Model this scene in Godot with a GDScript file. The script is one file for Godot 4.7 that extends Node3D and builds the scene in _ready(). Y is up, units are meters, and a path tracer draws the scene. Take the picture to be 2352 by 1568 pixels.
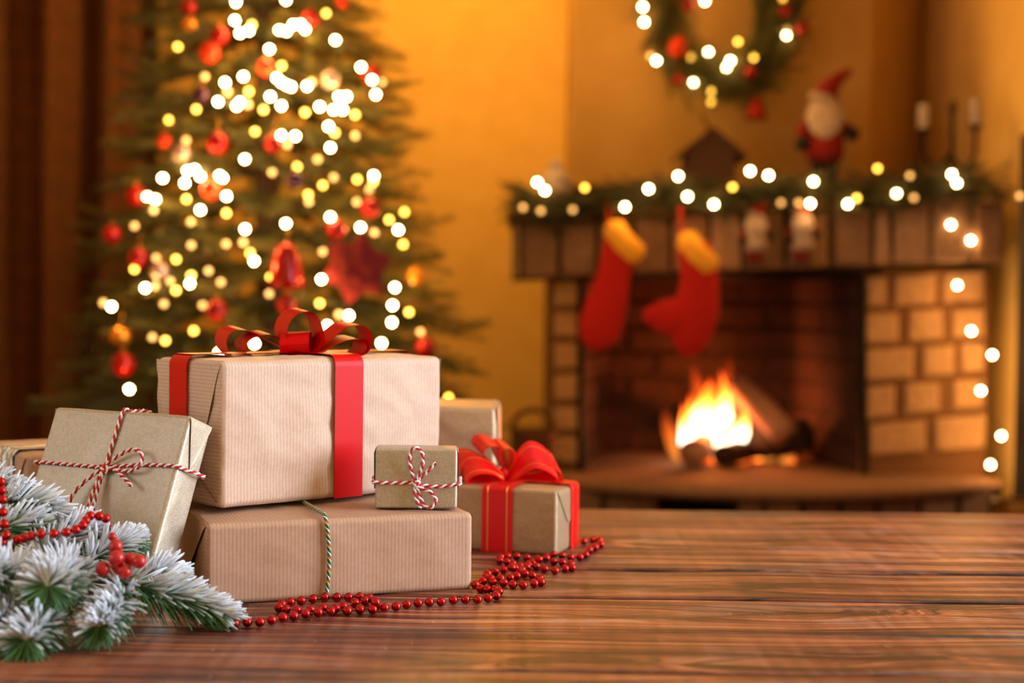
extends Node3D
# A table of wrapped presents in front of a lit Christmas tree and a rustic fireplace.
const F := 3266.667            # focal length in pixels of the 2352 x 1568 frame (50 mm on 36 x 24 mm)
const TOP := 0.75              # table top
const EYE := 1.05
var cam_t := Transform3D()
var rng := RandomNumberGenerator.new()
var used := {}
var M := {}

# ---------------------------------------------------------------- mesh builder
class MB:
	var v := PackedVector3Array()
	var n := PackedVector3Array()
	var uv := PackedVector2Array()
	var c := PackedColorArray()
	var ix := PackedInt32Array()
	var col := Color.WHITE

	func grid(rows: Array, ref = null, us := 1.0, vs := 1.0, wrap_cols := false, flip := false, cols_color = null) -> void:
		var R := rows.size()
		var C: int = rows[0].size()
		var nn := []
		for i in R:
			var row := PackedVector3Array()
			for j in C:
				var a: Vector3 = rows[i][j - 1] if j > 0 else (rows[i][C - 2] if wrap_cols else rows[i][0])
				var b: Vector3 = rows[i][j + 1] if j < C - 1 else (rows[i][1] if wrap_cols else rows[i][C - 1])
				var p: Vector3 = rows[maxi(i - 1, 0)][j]
				var q: Vector3 = rows[mini(i + 1, R - 1)][j]
				var k := (b - a).cross(q - p)
				row.append(k.normalized() if k.length_squared() > 1e-18 else Vector3.ZERO)
			nn.append(row)
		for i in R:
			for j in C:
				if nn[i][j] == Vector3.ZERO:
					var e: Vector3 = nn[i + 1 if i < R - 1 else i - 1][j]
					nn[i][j] = e if e != Vector3.ZERO else Vector3.UP
		if ref != null:
			var s := 0.0
			for i in R:
				for j in C:
					s += nn[i][j].dot((rows[i][j] - ref).normalized())
			flip = s < 0.0
		var b0 := v.size()
		for i in R:
			for j in C:
				v.append(rows[i][j])
				n.append(-nn[i][j] if flip else nn[i][j])
				uv.append(Vector2(us * j / maxf(C - 1, 1), vs * i / maxf(R - 1, 1)))
				c.append(cols_color[i][j] if cols_color != null else col)
		for i in R - 1:
			for j in C - 1:
				var a := b0 + i * C + j
				var b := a + C
				var d := a + 1
				var e := b + 1
				if flip:
					ix.append_array([a, d, b, d, e, b])
				else:
					ix.append_array([a, b, d, d, b, e])

	func tri(a: Vector3, b: Vector3, d: Vector3, ref: Vector3, ua := Vector2.ZERO, ub := Vector2.RIGHT, ud := Vector2.DOWN) -> void:
		var k := (d - a).cross(b - a)
		if k.dot((a + b + d) / 3.0 - ref) < 0.0:
			var t := b
			b = d
			d = t
			var tu := ub
			ub = ud
			ud = tu
			k = -k
		k = k.normalized()
		var s := v.size()
		v.append_array([a, b, d])
		n.append_array([k, k, k])
		uv.append_array([ua, ub, ud])
		c.append_array([col, col, col])
		ix.append_array([s, s + 1, s + 2])

	func quad(a: Vector3, b: Vector3, d: Vector3, e: Vector3, ref: Vector3) -> void:
		tri(a, b, d, ref, Vector2(0, 0), Vector2(1, 0), Vector2(1, 1))
		tri(a, d, e, ref, Vector2(0, 0), Vector2(1, 1), Vector2(0, 1))

	# tube along points; radii: number or array; sides
	func tube(pts: Array, radii, sides := 8, squash := 1.0, side_hint := Vector3.ZERO, cols = null, caps := true) -> void:
		var N := pts.size()
		var rows := []
		var cc = [] if cols != null else null
		var t0: Vector3 = (pts[1] - pts[0]).normalized()
		var side := side_hint
		if side == Vector3.ZERO:
			side = t0.cross(Vector3.UP if absf(t0.y) < 0.9 else Vector3.RIGHT)
		for i in N:
			var t: Vector3 = (pts[mini(i + 1, N - 1)] - pts[maxi(i - 1, 0)]).normalized()
			side = (side - t * side.dot(t))
			side = side.normalized() if side.length() > 1e-6 else t.cross(Vector3.UP).normalized()
			var up := side.cross(t)
			var r: float = radii[i] if radii is Array or radii is PackedFloat32Array else radii
			var row := PackedVector3Array()
			var cr := PackedColorArray()
			for j in sides + 1:
				var a := TAU * j / sides
				row.append(pts[i] + (side * cos(a) + up * sin(a) * squash) * r)
				if cols != null:
					cr.append(cols[i])
			rows.append(row)
			if cols != null:
				cc.append(cr)
		if caps:
			for e in [0, N - 1]:
				var row := PackedVector3Array()
				var cr := PackedColorArray()
				for j in sides + 1:
					row.append(pts[e])
					if cols != null:
						cr.append(cols[e])
				if e == 0:
					rows.push_front(row)
					if cols != null: cc.push_front(cr)
				else:
					rows.push_back(row)
					if cols != null: cc.push_back(cr)
		# up = side x t, so walking round goes one way for every tube: find it once per tube
		var mid := rows.size() / 2
		var ctr: Vector3 = Vector3.ZERO
		for j in sides:
			ctr += rows[mid][j]
		ctr /= sides
		var k: Vector3 = (rows[mid][1] - rows[mid][sides - 1]).cross(rows[mini(mid + 1, rows.size() - 1)][0] - rows[mid - 1][0])
		grid(rows, null, 1.0, 1.0, true, k.dot(rows[mid][0] - ctr) < 0.0, cc)

	# profile: array of Vector2(radius, height), about axis y at o
	func lathe(profile: Array, o: Vector3, sides := 16, basis := Basis.IDENTITY) -> void:
		var rows := []
		for p in profile:
			var row := PackedVector3Array()
			for j in sides + 1:
				var a := TAU * j / sides
				row.append(o + basis * Vector3(cos(a) * p.x, p.y, sin(a) * p.x))
			rows.append(row)
		var i := 0
		for k in profile.size():
			if profile[k].x > profile[i].x:
				i = k
		var dn := 1.0
		var up: Vector2 = profile[mini(i + 1, profile.size() - 1)] - profile[maxi(i - 1, 0)]
		# outward when heights rise: (b-a) x (q-p) along +x at a=0 is z x y = -x
		grid(rows, null, 1.0, 1.0, true, up.y > 0.0)

	func ball(o: Vector3, r: float, sides := 14, sx := 1.0, sy := 1.0, sz := 1.0) -> void:
		var rows := []
		var R := sides / 2 + 1
		for i in R + 1:
			var th := PI * i / R
			var row := PackedVector3Array()
			for j in sides + 1:
				var a := TAU * j / sides
				row.append(o + Vector3(sin(th) * cos(a) * sx, -cos(th) * sy, sin(th) * sin(a) * sz) * r)
			rows.append(row)
		grid(rows, o, 1.0, 1.0, true)

	# chamfered hexahedron: front corners (4, in order round) and the way to the back
	func block(f: Array, back: Vector3, ch: float) -> void:
		var ctr: Vector3 = (f[0] + f[1] + f[2] + f[3]) / 4.0
		var mid := ctr + back / 2.0
		var inner := []
		var rim := []
		var bk := []
		var bn := back.normalized()
		for k in 4:
			var p: Vector3 = f[k]
			var d1: Vector3 = (f[(k + 1) % 4] - p).normalized()
			var d2: Vector3 = (f[(k + 3) % 4] - p).normalized()
			inner.append(p + (d1 + d2) * ch)
			rim.append(p + bn * ch)
			bk.append(p + back)
		quad(inner[0], inner[1], inner[2], inner[3], mid)
		for k in 4:
			var l := (k + 1) % 4
			quad(inner[k], inner[l], rim[l], rim[k], mid)
			quad(rim[k], rim[l], bk[l], bk[k], mid)
		quad(bk[0], bk[1], bk[2], bk[3], mid)

	func box(lo: Vector3, hi: Vector3, ch := 0.0) -> void:
		block([Vector3(lo.x, lo.y, hi.z), Vector3(hi.x, lo.y, hi.z), Vector3(hi.x, hi.y, hi.z), Vector3(lo.x, hi.y, hi.z)], Vector3(0, 0, lo.z - hi.z), maxf(ch, 1e-5))

	func shift(d: Vector3) -> void:
		for i in v.size():
			v[i] += d

	func xform(t: Transform3D) -> void:
		for i in v.size():
			v[i] = t * v[i]
			n[i] = (t.basis * n[i]).normalized()

	func weld() -> void:      # average the normals of vertices that share a place
		var at := {}
		for i in v.size():
			var k := Vector3i((v[i] * 40000.0).round())
			if at.has(k): at[k].append(i)
			else: at[k] = [i]
		for k in at:
			if at[k].size() > 1:
				var s := Vector3.ZERO
				for i in at[k]: s += n[i]
				if s.length() > 0.2:
					for i in at[k]:
						if n[i].dot(s.normalized()) > 0.4: n[i] = s.normalized()

	func mesh(m: Material) -> ArrayMesh:
		var a := []
		a.resize(Mesh.ARRAY_MAX)
		a[Mesh.ARRAY_VERTEX] = v
		a[Mesh.ARRAY_NORMAL] = n
		a[Mesh.ARRAY_TEX_UV] = uv
		a[Mesh.ARRAY_COLOR] = c
		a[Mesh.ARRAY_INDEX] = ix
		var r := ArrayMesh.new()
		r.add_surface_from_arrays(Mesh.PRIMITIVE_TRIANGLES, a)
		r.surface_set_material(0, m)
		return r

# ---------------------------------------------------------------- nodes
func numbered(called: String) -> String:
	var k: int = used.get(called, 0)
	used[called] = k + 1
	return called if k == 0 else "%s_%03d" % [called, k]

func tag(o: Node3D, label: String, category: String, group := "", kind := "") -> Node3D:
	if label: o.set_meta("label", label)
	if category: o.set_meta("category", category)
	if group: o.set_meta("group", group)
	if kind: o.set_meta("kind", kind)
	return o

func thing(called: String, label: String, category: String, t := Transform3D(), group := "") -> Node3D:
	var o := Node3D.new()
	o.name = numbered(called)
	add_child(o)
	o.transform = t
	return tag(o, label, category, group)

# world-space builder mesh becomes a part of p (kept in p's own axes)
func part(p: Node3D, called: String, mb: MB, m: Material, world := true, kind := "") -> MeshInstance3D:
	var o := MeshInstance3D.new()
	var t := Transform3D()
	if world:
		var q: Node = p
		while q is Node3D and q != self:
			t = q.transform * t
			q = q.get_parent()
		mb.xform(t.affine_inverse())
	o.mesh = mb.mesh(m)
	if p == self:
		o.name = numbered(called)
		add_child(o)
	else:
		var k := 0
		var nm := called
		while p.has_node(nm):
			k += 1
			nm = "%s_%03d" % [called, k]
		o.name = nm
		p.add_child(o)
	if kind: o.set_meta("kind", kind)
	return o

func share(p: Node3D, called: String, mesh: Mesh, t: Transform3D) -> MeshInstance3D:   # a further piece that shares its mesh; t in p's axes
	var o := MeshInstance3D.new()
	o.mesh = mesh
	o.transform = t
	var key: String = str(p.get_instance_id()) + called
	var k: int = used.get(key, 0)
	used[key] = k + 1
	o.name = called if k == 0 else "%s_%03d" % [called, k]
	p.add_child(o)
	return o

func struct(called: String, mb: MB, m: Material, label: String, category: String) -> MeshInstance3D:
	var o := part(self, called, mb, m)
	tag(o, label, category, "", "structure")
	return o

# ---------------------------------------------------------------- picture to place
func ray(px: float, py: float) -> Vector3:
	return cam_t.basis * Vector3((px - 1176.0) / F, (784.0 - py) / F, -1.0)

func P(px: float, py: float, z: float) -> Vector3:        # the point seen there at distance z into the room
	var d := ray(px, py)
	return cam_t.origin + d * (z / -d.z)

func on_y(px: float, py: float, y: float) -> Vector3:     # the point seen there at height y
	var d := ray(px, py)
	return cam_t.origin + d * ((y - cam_t.origin.y) / d.y)

func on_plane(px: float, py: float, o: Vector3, nrm: Vector3) -> Vector3:
	var d := ray(px, py)
	return cam_t.origin + d * (nrm.dot(o - cam_t.origin) / nrm.dot(d))

func curve(pts: Array, per: int, closed := false) -> Array:   # Catmull-Rom
	var out := []
	var N := pts.size()
	var last := N if closed else N - 1
	for i in last:
		var a = pts[(i - 1 + N) % N] if closed else pts[maxi(i - 1, 0)]
		var b = pts[i]
		var c = pts[(i + 1) % N]
		var d = pts[(i + 2) % N] if closed else pts[mini(i + 2, N - 1)]
		for k in per:
			var t := float(k) / per
			out.append(0.5 * (2.0 * b + (c - a) * t + (2.0 * a - 5.0 * b + 4.0 * c - d) * t * t + (3.0 * b - a - 3.0 * c + d) * t * t * t))
	if not closed: out.append(pts[N - 1])
	return out

func even(pts: Array, step: float) -> Array:                  # points a fixed step apart
	var out := [pts[0]]
	var left := step
	for i in pts.size() - 1:
		var a: Vector3 = pts[i]
		var b: Vector3 = pts[i + 1]
		var l := a.distance_to(b)
		var at := 0.0
		while l - at >= left:
			at += left
			out.append(a.lerp(b, at / l))
			left = step
		left -= l - at
	return out

# ---------------------------------------------------------------- materials
func std(color: Color, rough := 0.7, metal := 0.0) -> StandardMaterial3D:
	var m := StandardMaterial3D.new()
	m.albedo_color = color
	m.roughness = rough
	m.metallic = metal
	return m

func glow(color: Color, energy: float) -> StandardMaterial3D:
	var m := std(Color(0.9, 0.8, 0.6), 0.4)
	m.emission_enabled = true
	m.emission = color
	m.emission_energy_multiplier = energy
	return m

func noise(seed_: int, freq: float, oct := 3) -> FastNoiseLite:
	var f := FastNoiseLite.new()
	f.seed = seed_
	f.noise_type = FastNoiseLite.TYPE_SIMPLEX_SMOOTH
	f.frequency = freq
	f.fractal_octaves = oct
	return f

func picture(w: int, h: int, bytes: PackedByteArray) -> ImageTexture:
	return ImageTexture.create_from_image(Image.create_from_data(w, h, false, Image.FORMAT_RGB8, bytes))

func noise_tex(seed_: int, freq: float, a: Color, b: Color, size := 256) -> NoiseTexture2D:
	var t := NoiseTexture2D.new()
	t.width = size
	t.height = size
	t.seamless = true
	t.noise = noise(seed_, freq, 4)
	var g := Gradient.new()
	g.set_color(0, a)
	g.set_color(1, b)
	t.color_ramp = g
	return t

func tri_map(m: StandardMaterial3D, scale: float) -> StandardMaterial3D:
	m.uv1_triplanar = true
	m.uv1_scale = Vector3.ONE * scale
	return m

const LAMP_COLOR := Color(1.0, 0.74, 0.33)
const LAMP_ENERGY := 0.95
const BULB_ENERGY := 0.009
const FIRE_ENERGY := 0.085
const WINDOW_RIGHT := 12.6
const WINDOW_LEFT := 2.2

func daylight(called: String, at: Vector3, towards: Vector3, size: Vector2, energy: float) -> void:
	var l := AreaLight3D.new()
	l.name = called
	l.area_size = size
	l.light_color = Color(0.86, 0.93, 1.0)
	l.light_energy = energy
	l.area_normalize_energy = true
	l.area_range = 9.0
	l.area_attenuation = 2.0
	l.shadow_enabled = true
	add_child(l)
	l.look_at_from_position(at, at + towards, Vector3.UP)

func _ready() -> void:
	# camera: 50 mm lens, tipped down a little and rolled slightly
	var cam := Camera3D.new()
	cam.name = "camera"
	cam_t = Transform3D(Basis(Vector3.RIGHT, -0.02877) * Basis(Vector3.BACK, 0.0118), Vector3(0, EYE, 0))
	add_child(cam)
	var lens := CameraAttributesPhysical.new()
	lens.frustum_focal_length = 50.0
	lens.frustum_focus_distance = 1.42
	lens.frustum_near = 0.05
	lens.frustum_far = 60.0
	lens.exposure_aperture = 2.9
	cam.attributes = lens
	cam.near = 0.05
	cam.far = 60.0
	cam.fov = rad_to_deg(2.0 * atan(12.0 / 50.0))
	cam.transform = cam_t
	cam.current = true
	# sky: an overcast winter day outside the two windows
	var env := Environment.new()
	env.background_mode = Environment.BG_COLOR
	env.background_color = Color(0.80, 0.86, 0.95)
	env.background_energy_multiplier = 0.8
	env.tonemap_mode = Environment.TONE_MAPPER_LINEAR
	env.tonemap_exposure = 1.0
	env.sdfgi_enabled = true
	env.ssao_enabled = true
	env.ssil_enabled = true
	var we := WorldEnvironment.new()
	we.name = "world"
	we.environment = env
	add_child(we)
	daylight("window_daylight", Vector3(2.17, 1.575, -1.12), Vector3(-1, 0, 0), Vector2(1.3, 1.5), WINDOW_RIGHT)
	daylight("window_daylight_small", Vector3(-2.37, 1.5, -0.2), Vector3(1, 0, 0), Vector2(1.5, 1.35), WINDOW_LEFT)
	rng.seed = 20241
	make_materials()
	make_room()
	make_fireplace()
	make_table()
	make_presents()
	make_tree()
	make_ornaments()
	make_wreath()
	make_mantel()
	make_lights()
	make_beads()
	make_pine()

func kraft_tex() -> Array:          # ribbed paper: 16 ribs to a tile, fibres; [colour, height]
	var W := 512
	var by := PackedByteArray()
	by.resize(W * W * 3)
	var hb := PackedByteArray()
	hb.resize(W * W * 3)
	var f1 := noise(11, 0.09, 3)
	var f2 := noise(12, 0.015, 2)
	for y in W:
		for x in W:
			var s := 0.5 + 0.5 * sin(TAU * x * 16.0 / W)
			s = smoothstep(0.25, 0.75, s)
			var k := 0.94 + 0.06 * s + 0.05 * f1.get_noise_2d(x * 1.6, y * 0.5) + 0.03 * f2.get_noise_2d(x, y)
			var i := (y * W + x) * 3
			by[i] = clampi(int(k * 197), 0, 255)
			by[i + 1] = clampi(int((k - 0.01 + 0.01 * s) * 162), 0, 255)
			by[i + 2] = clampi(int((k - 0.03 + 0.03 * s) * 140), 0, 255)
			var h := clampi(int(255 * (0.15 + 0.6 * s + 0.2 * f1.get_noise_2d(x * 2.0, y * 0.7))), 0, 255)
			hb[i] = h
			hb[i + 1] = h
			hb[i + 2] = h
	return [picture(W, W, by), picture(W, W, hb)]

func wood_tex(seed_: int) -> Array:     # one plank, grain along u; [colour, height]
	var W := 2048
	var H := 192
	var by := PackedByteArray()
	by.resize(W * H * 3)
	var hb := PackedByteArray()
	hb.resize(W * H * 3)
	var warp := noise(seed_, 0.0022, 2)
	var fine := noise(seed_ + 1, 0.05, 3)
	var mid := noise(seed_ + 2, 0.011, 3)
	var blot := noise(seed_ + 3, 0.006, 2)
	var saw := noise(seed_ + 4, 0.02, 2)
	var r := RandomNumberGenerator.new()
	r.seed = seed_
	var knots := []
	for k in 5:
		knots.append([r.randf_range(0.05, 0.95) * W, r.randf_range(0.15, 0.85) * H, r.randf_range(14, 30)])
	var stain := Vector2(r.randf_range(0.1, 0.9), r.randf_range(0.2, 0.8))
	for y in H:
		for x in W:
			var v := y + 11.0 * warp.get_noise_2d(x, y * 0.8) + 10.0 * warp.get_noise_2d(x * 0.4 + 900.0, y * 0.6)
			var pull := 0.0
			for q in knots:
				var dx: float = (x - q[0]) / 5.5
				if absf(dx) < q[2] * 2.6:
					var dy: float = y - q[1]
					var d2: float = (dx * dx + dy * dy) / (q[2] * q[2])
					v += q[2] * 1.1 * signf(dy) * exp(-d2 * 0.8) * (1.0 if absf(dy) > 1.0 else 0.0)
					pull = maxf(pull, exp(-d2 * 2.2))
			var g1 := fine.get_noise_2d(x * 0.06, v * 5.0)
			var g2 := mid.get_noise_2d(x * 0.10, v * 5.5)
			var b := blot.get_noise_2d(x * 0.35, v * 2.2)
			var cross := saw.get_noise_2d(x * 1.7, y * 0.06)
			var k := 0.55 + 0.36 * g1 + 0.50 * g2 + 0.26 * b + 0.13 * cross - 0.30 * pull
			var streak := smoothstep(0.18, 0.5, mid.get_noise_2d(x * 0.07 + 500.0, v * 1.9))
			k = clampf(k - 0.36 * streak, 0.0, 1.0)
			var e := absf(y - H * 0.5) / (H * 0.5)
			k *= 1.0 - 0.25 * smoothstep(0.88, 1.0, e)
			# dark walnut stain to worn orange brown, pale grey where the saw left it rough
			var c := Color(0.16, 0.052, 0.040).lerp(Color(0.45, 0.225, 0.145), smoothstep(0.05, 0.55, k)).lerp(Color(0.68, 0.43, 0.29), smoothstep(0.5, 0.95, k))
			var grey := smoothstep(0.15, 0.55, blot.get_noise_2d(x * 0.5 + 300.0, y * 2.0 + 77.0) + 0.25 * cross)
			c = c.lerp(Color(0.50, 0.43, 0.43), 0.35 * grey)
			var sx: float = (x - W * stain.x) / 150.0
			var sy: float = (y - H * stain.y) / 34.0
			c = c.lerp(Color(0.20, 0.19, 0.23), 0.8 * smoothstep(1.0, 0.2, sx * sx + sy * sy + 0.9 * g2))
			var i := (y * W + x) * 3
			by[i] = int(c.r * 255)
			by[i + 1] = int(c.g * 255)
			by[i + 2] = int(c.b * 255)
			var h := clampi(int(255 * (0.5 + 0.35 * g1 + 0.25 * g2 + 0.22 * cross - 0.2 * streak)), 0, 255)
			hb[i] = h
			hb[i + 1] = h
			hb[i + 2] = h
	for k in 240:       # pale nicks and scratches where the stain has worn off
		var x0 := r.randi_range(4, W - 30)
		var y0 := r.randi_range(3, H - 24)
		var across := r.randf() < 0.35
		for q in r.randi_range(1, 16) if across else r.randi_range(1, 9):
			var i := ((y0 + (q if across else 0)) * W + x0 + (q / 6 if across else q)) * 3
			var a := r.randf_range(0.25, 0.8)
			for e in 3: by[i + e] = int(lerpf(by[i + e], 205.0, a))
	return [picture(W, H, by), picture(W, H, hb)]

func gold_tex() -> ImageTexture:        # fine flecks in gilt paper
	var W := 384
	var by := PackedByteArray()
	by.resize(W * W * 3)
	var f1 := noise(31, 0.17, 3)
	var f2 := noise(32, 0.02, 2)
	for y in W:
		for x in W:
			var a := f1.get_noise_2d(x, y)
			var k := 0.80 + 0.04 * f2.get_noise_2d(x, y) + 0.44 * smoothstep(0.20, 0.60, a) - 0.10 * smoothstep(0.1, 0.6, -a)
			var i := (y * W + x) * 3
			by[i] = clampi(int(k * 214), 0, 255)
			by[i + 1] = clampi(int(k * 194), 0, 255)
			by[i + 2] = clampi(int(k * 170), 0, 255)
	return picture(W, W, by)

func linen_tex() -> ImageTexture:       # woven grey ribbon with white printed snow
	var W := 256
	var by := PackedByteArray()
	by.resize(W * W * 3)
	var f := noise(41, 0.022, 2)
	for y in W:
		for x in W:
			var w := 0.5 + 0.06 * sin(x * 1.9) + 0.06 * sin(y * 1.9)
			var s := smoothstep(0.12, 0.22, f.get_noise_2d(x, y))
			var c := Color(w * 1.2, w * 1.13, w * 1.08).lerp(Color(0.93, 0.93, 0.96), s)
			var i := (y * W + x) * 3
			by[i] = clampi(int(c.r * 255), 0, 255)
			by[i + 1] = clampi(int(c.g * 255), 0, 255)
			by[i + 2] = clampi(int(c.b * 255), 0, 255)
	return picture(W, W, by)

func ramp(stops: Array) -> GradientTexture2D:     # v runs down the list
	var g := Gradient.new()
	g.offsets = PackedFloat32Array(stops.map(func(s): return s[0]))
	g.colors = PackedColorArray(stops.map(func(s): return s[1]))
	var t := GradientTexture2D.new()
	t.gradient = g
	t.width = 8
	t.height = 64
	t.fill_from = Vector2(0, 0)
	t.fill_to = Vector2(0, 1)
	return t

func make_materials() -> void:
	var k := kraft_tex()
	var m := std(Color(1, 1, 1), 0.62)
	m.albedo_texture = k[0]
	m.heightmap_enabled = true
	m.heightmap_texture = k[1]
	m.heightmap_scale = 0.010
	M.kraft = m
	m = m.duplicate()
	m.albedo_color = Color(0.91, 0.85, 0.80)  # same kraft, browned and darkened for the weaker light on the lower box
	M.kraft_darkened = m
	m = std(Color(0.98, 0.97, 0.96), 0.44, 0.45)
	m.albedo_texture = gold_tex()
	m.heightmap_enabled = true
	m.heightmap_texture = m.albedo_texture
	m.heightmap_scale = 0.02
	M.gold = m
	m = m.duplicate()
	m.albedo_color = Color(0.96, 0.88, 0.78)
	M.gold_warm = m
	m = std(Color(0.80, 0.014, 0.012), 0.38)
	m.metallic_specular = 0.25
	m.rim_enabled = false
	m.rim = 0.12
	m.rim_tint = 0.8
	m.backlight_enabled = true
	m.backlight = Color(0.25, 0.01, 0.01)
	tri_map(m, 40.0)
	m.albedo_texture = noise_tex(73, 0.12, Color(0.90, 0.90, 0.90), Color.WHITE, 128)
	M.satin = m
	m = std(Color(0.92, 0.03, 0.09, 0.80), 0.36)
	m.transparency = BaseMaterial3D.TRANSPARENCY_ALPHA
	m.backlight_enabled = true
	m.backlight = Color(0.7, 0.03, 0.05)
	M.organza = m
	M.gold_thread = std(Color(0.95, 0.72, 0.28), 0.3, 0.9)
	m = std(Color.WHITE, 0.8)
	m.vertex_color_use_as_albedo = true
	M.painted = m
	m = std(Color(0.68, 0.018, 0.022), 0.18, 0.95)
	m.clearcoat_enabled = true
	m.clearcoat = 0.35
	m.clearcoat_roughness = 0.1
	M.bead = m
	m = std(Color(0.66, 0.008, 0.018), 0.25)
	m.metallic_specular = 0.4
	m.clearcoat_enabled = true
	m.clearcoat = 0.35
	M.berry = m
	M.cord = std(Color(0.55, 0.08, 0.08), 0.6)
	M.woods = []
	for s in 4:
		var w := wood_tex(100 + s * 17)
		m = std(Color(1, 1, 1), 0.38)
		m.albedo_texture = w[0]
		m.heightmap_enabled = true
		m.heightmap_texture = w[1]
		m.heightmap_scale = 0.12
		m.metallic_specular = 0.5
		M.woods.append(m)
		var q: StandardMaterial3D = m.duplicate()
		q.albedo_color = Color(0.90, 0.86, 0.84)
		M.woods.append(q)
	M.dark_wood = std(Color(0.22, 0.12, 0.07), 0.6)
	m = std(Color(1, 1, 1), 0.8)
	m.albedo_texture = linen_tex()
	M.linen = m
	# the room
	m = tri_map(std(Color(1, 1, 1), 0.92), 1.2)
	m.albedo_texture = noise_tex(61, 0.02, Color(0.91, 0.76, 0.44), Color(0.95, 0.81, 0.50))
	m.uv1_world_triplanar = true
	M.plaster = m
	m = m.duplicate()
	m.albedo_color = Color(0.74, 0.71, 0.72)  # the same plaster tinted darker, for the chimney breast
	M.plaster_dark = m
	m = tri_map(std(Color(1, 1, 1), 0.8), 2.0)
	m.albedo_texture = noise_tex(62, 0.03, Color(0.30, 0.19, 0.11), Color(0.42, 0.28, 0.17))
	M.floor = m
	M.ceiling = std(Color(0.93, 0.88, 0.78), 0.95)
	m = tri_map(std(Color(1, 1, 1), 0.9), 4.0)
	m.albedo_texture = noise_tex(63, 0.03, Color(0.56, 0.45, 0.37), Color(0.70, 0.58, 0.48))
	m.heightmap_enabled = true
	m.heightmap_texture = noise_tex(64, 0.04, Color.BLACK, Color.WHITE)
	m.heightmap_scale = 0.5
	M.stone = [m]
	for tint in [Color(0.88, 0.82, 0.78), Color(0.78, 0.74, 0.74)]:
		var q: StandardMaterial3D = m.duplicate()
		q.albedo_color = tint
		M.stone.append(q)
	m = tri_map(std(Color(1, 1, 1), 0.95), 5.0)
	m.albedo_texture = noise_tex(65, 0.05, Color(0.20, 0.13, 0.08), Color(0.30, 0.20, 0.13))
	M.mortar = m
	m = tri_map(std(Color(1, 1, 1), 0.95), 4.0)
	m.albedo_texture = noise_tex(66, 0.03, Color(0.18, 0.10, 0.07), Color(0.34, 0.20, 0.13))
	M.soot_brick = m
	m = M.mortar.duplicate()
	m.albedo_color = Color(1.0, 1.0, 1.0)
	m.albedo_texture = noise_tex(71, 0.05, Color(0.44, 0.30, 0.18), Color(0.56, 0.40, 0.25))
	M.pier_mortar = m
	m = M.stone[0].duplicate()
	m.albedo_texture = noise_tex(72, 0.03, Color(0.70, 0.55, 0.39), Color(0.82, 0.66, 0.48))
	M.pier_brick = m
	M.iron = std(Color(0.05, 0.045, 0.045), 0.5, 0.6)
	m = tri_map(std(Color(1, 1, 1), 0.9), 12.0)
	m.albedo_texture = noise_tex(67, 0.05, Color(0.06, 0.04, 0.035), Color(0.26, 0.17, 0.12))
	M.charred = m
	m = m.duplicate()
	m.albedo_texture = noise_tex(68, 0.05, Color(0.60, 0.42, 0.34), Color(0.82, 0.66, 0.56))
	M.ash_log = m
	m = tri_map(std(Color(1, 1, 1), 0.85), 3.0)
	m.albedo_texture = noise_tex(69, 0.02, Color(0.32, 0.18, 0.08), Color(0.42, 0.24, 0.11))
	m.rim_enabled = true
	m.rim = 0.3
	M.curtain = m
	M.bark = std(Color(0.24, 0.16, 0.10), 0.9)
	m = std(Color.WHITE, 0.65)
	m.vertex_color_use_as_albedo = true
	m.backlight_enabled = true
	m.backlight = Color(0.10, 0.14, 0.05)
	M.needle = m
	M.green_wire = std(Color(0.05, 0.12, 0.05), 0.5)
	M.felt_gnome = std(Color(0.46, 0.03, 0.03), 0.95)
	M.felt_red = std(Color(0.68, 0.03, 0.025), 0.9)
	M.felt_red.rim_enabled = true
	M.felt_red.rim = 0.4
	M.petal = std(Color(0.44, 0.015, 0.025), 0.85)
	M.plush_gold = std(Color(0.93, 0.70, 0.22), 0.95)
	M.plush_white = std(Color(0.66, 0.60, 0.57), 0.95)
	M.felt_dark = std(Color(0.07, 0.06, 0.08), 0.9)
	M.skin = std(Color(0.85, 0.62, 0.46), 0.7)
	M.wax = std(Color(0.70, 0.66, 0.62), 0.5)
	M.ceramic = std(Color(0.68, 0.64, 0.68), 0.35)
	M.house = std(Color(0.24, 0.13, 0.09), 0.8)
	M.ball_red = std(Color(0.58, 0.03, 0.025), 0.18, 0.35)
	M.ball_orange = std(Color(0.86, 0.24, 0.07), 0.18, 0.4)
	M.ball_gold = std(Color(0.90, 0.60, 0.16), 0.22, 0.7)
	M.ball_purple = std(Color(0.22, 0.10, 0.22), 0.2, 0.4)
	M.ball_silver = std(Color(0.70, 0.62, 0.60), 0.25, 0.6)
	M.wicker = tri_map(std(Color(1, 1, 1), 0.8), 14.0)
	M.wicker.albedo_texture = noise_tex(70, 0.06, Color(0.26, 0.15, 0.07), Color(0.48, 0.30, 0.15))
	# lit bulbs: full, half-hidden, deep among the needles
	M.bulb3 = glow(Color(1.0, 0.88, 0.62), 44.0)
	M.bulb2 = glow(Color(1.0, 0.76, 0.26), 8.0)
	M.bulb1 = glow(Color(1.0, 0.74, 0.40), 2.5)
	m = std(Color(0.2, 0.1, 0.05), 0.9)
	m.emission_enabled = true
	m.emission_texture = ramp([[0.0, Color(0.55, 0.16, 0.03)], [0.14, Color(1.0, 0.60, 0.2)], [0.24, Color(1.0, 0.95, 0.88)], [0.5, Color(1.0, 0.88, 0.66)], [0.75, Color(0.95, 0.45, 0.10)], [1.0, Color(0.5, 0.12, 0.02)]])
	m.emission_operator = BaseMaterial3D.EMISSION_OP_MULTIPLY
	m.emission = Color.WHITE
	m.emission_energy_multiplier = 7.0
	M.flame = m
	m = m.duplicate()
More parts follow.
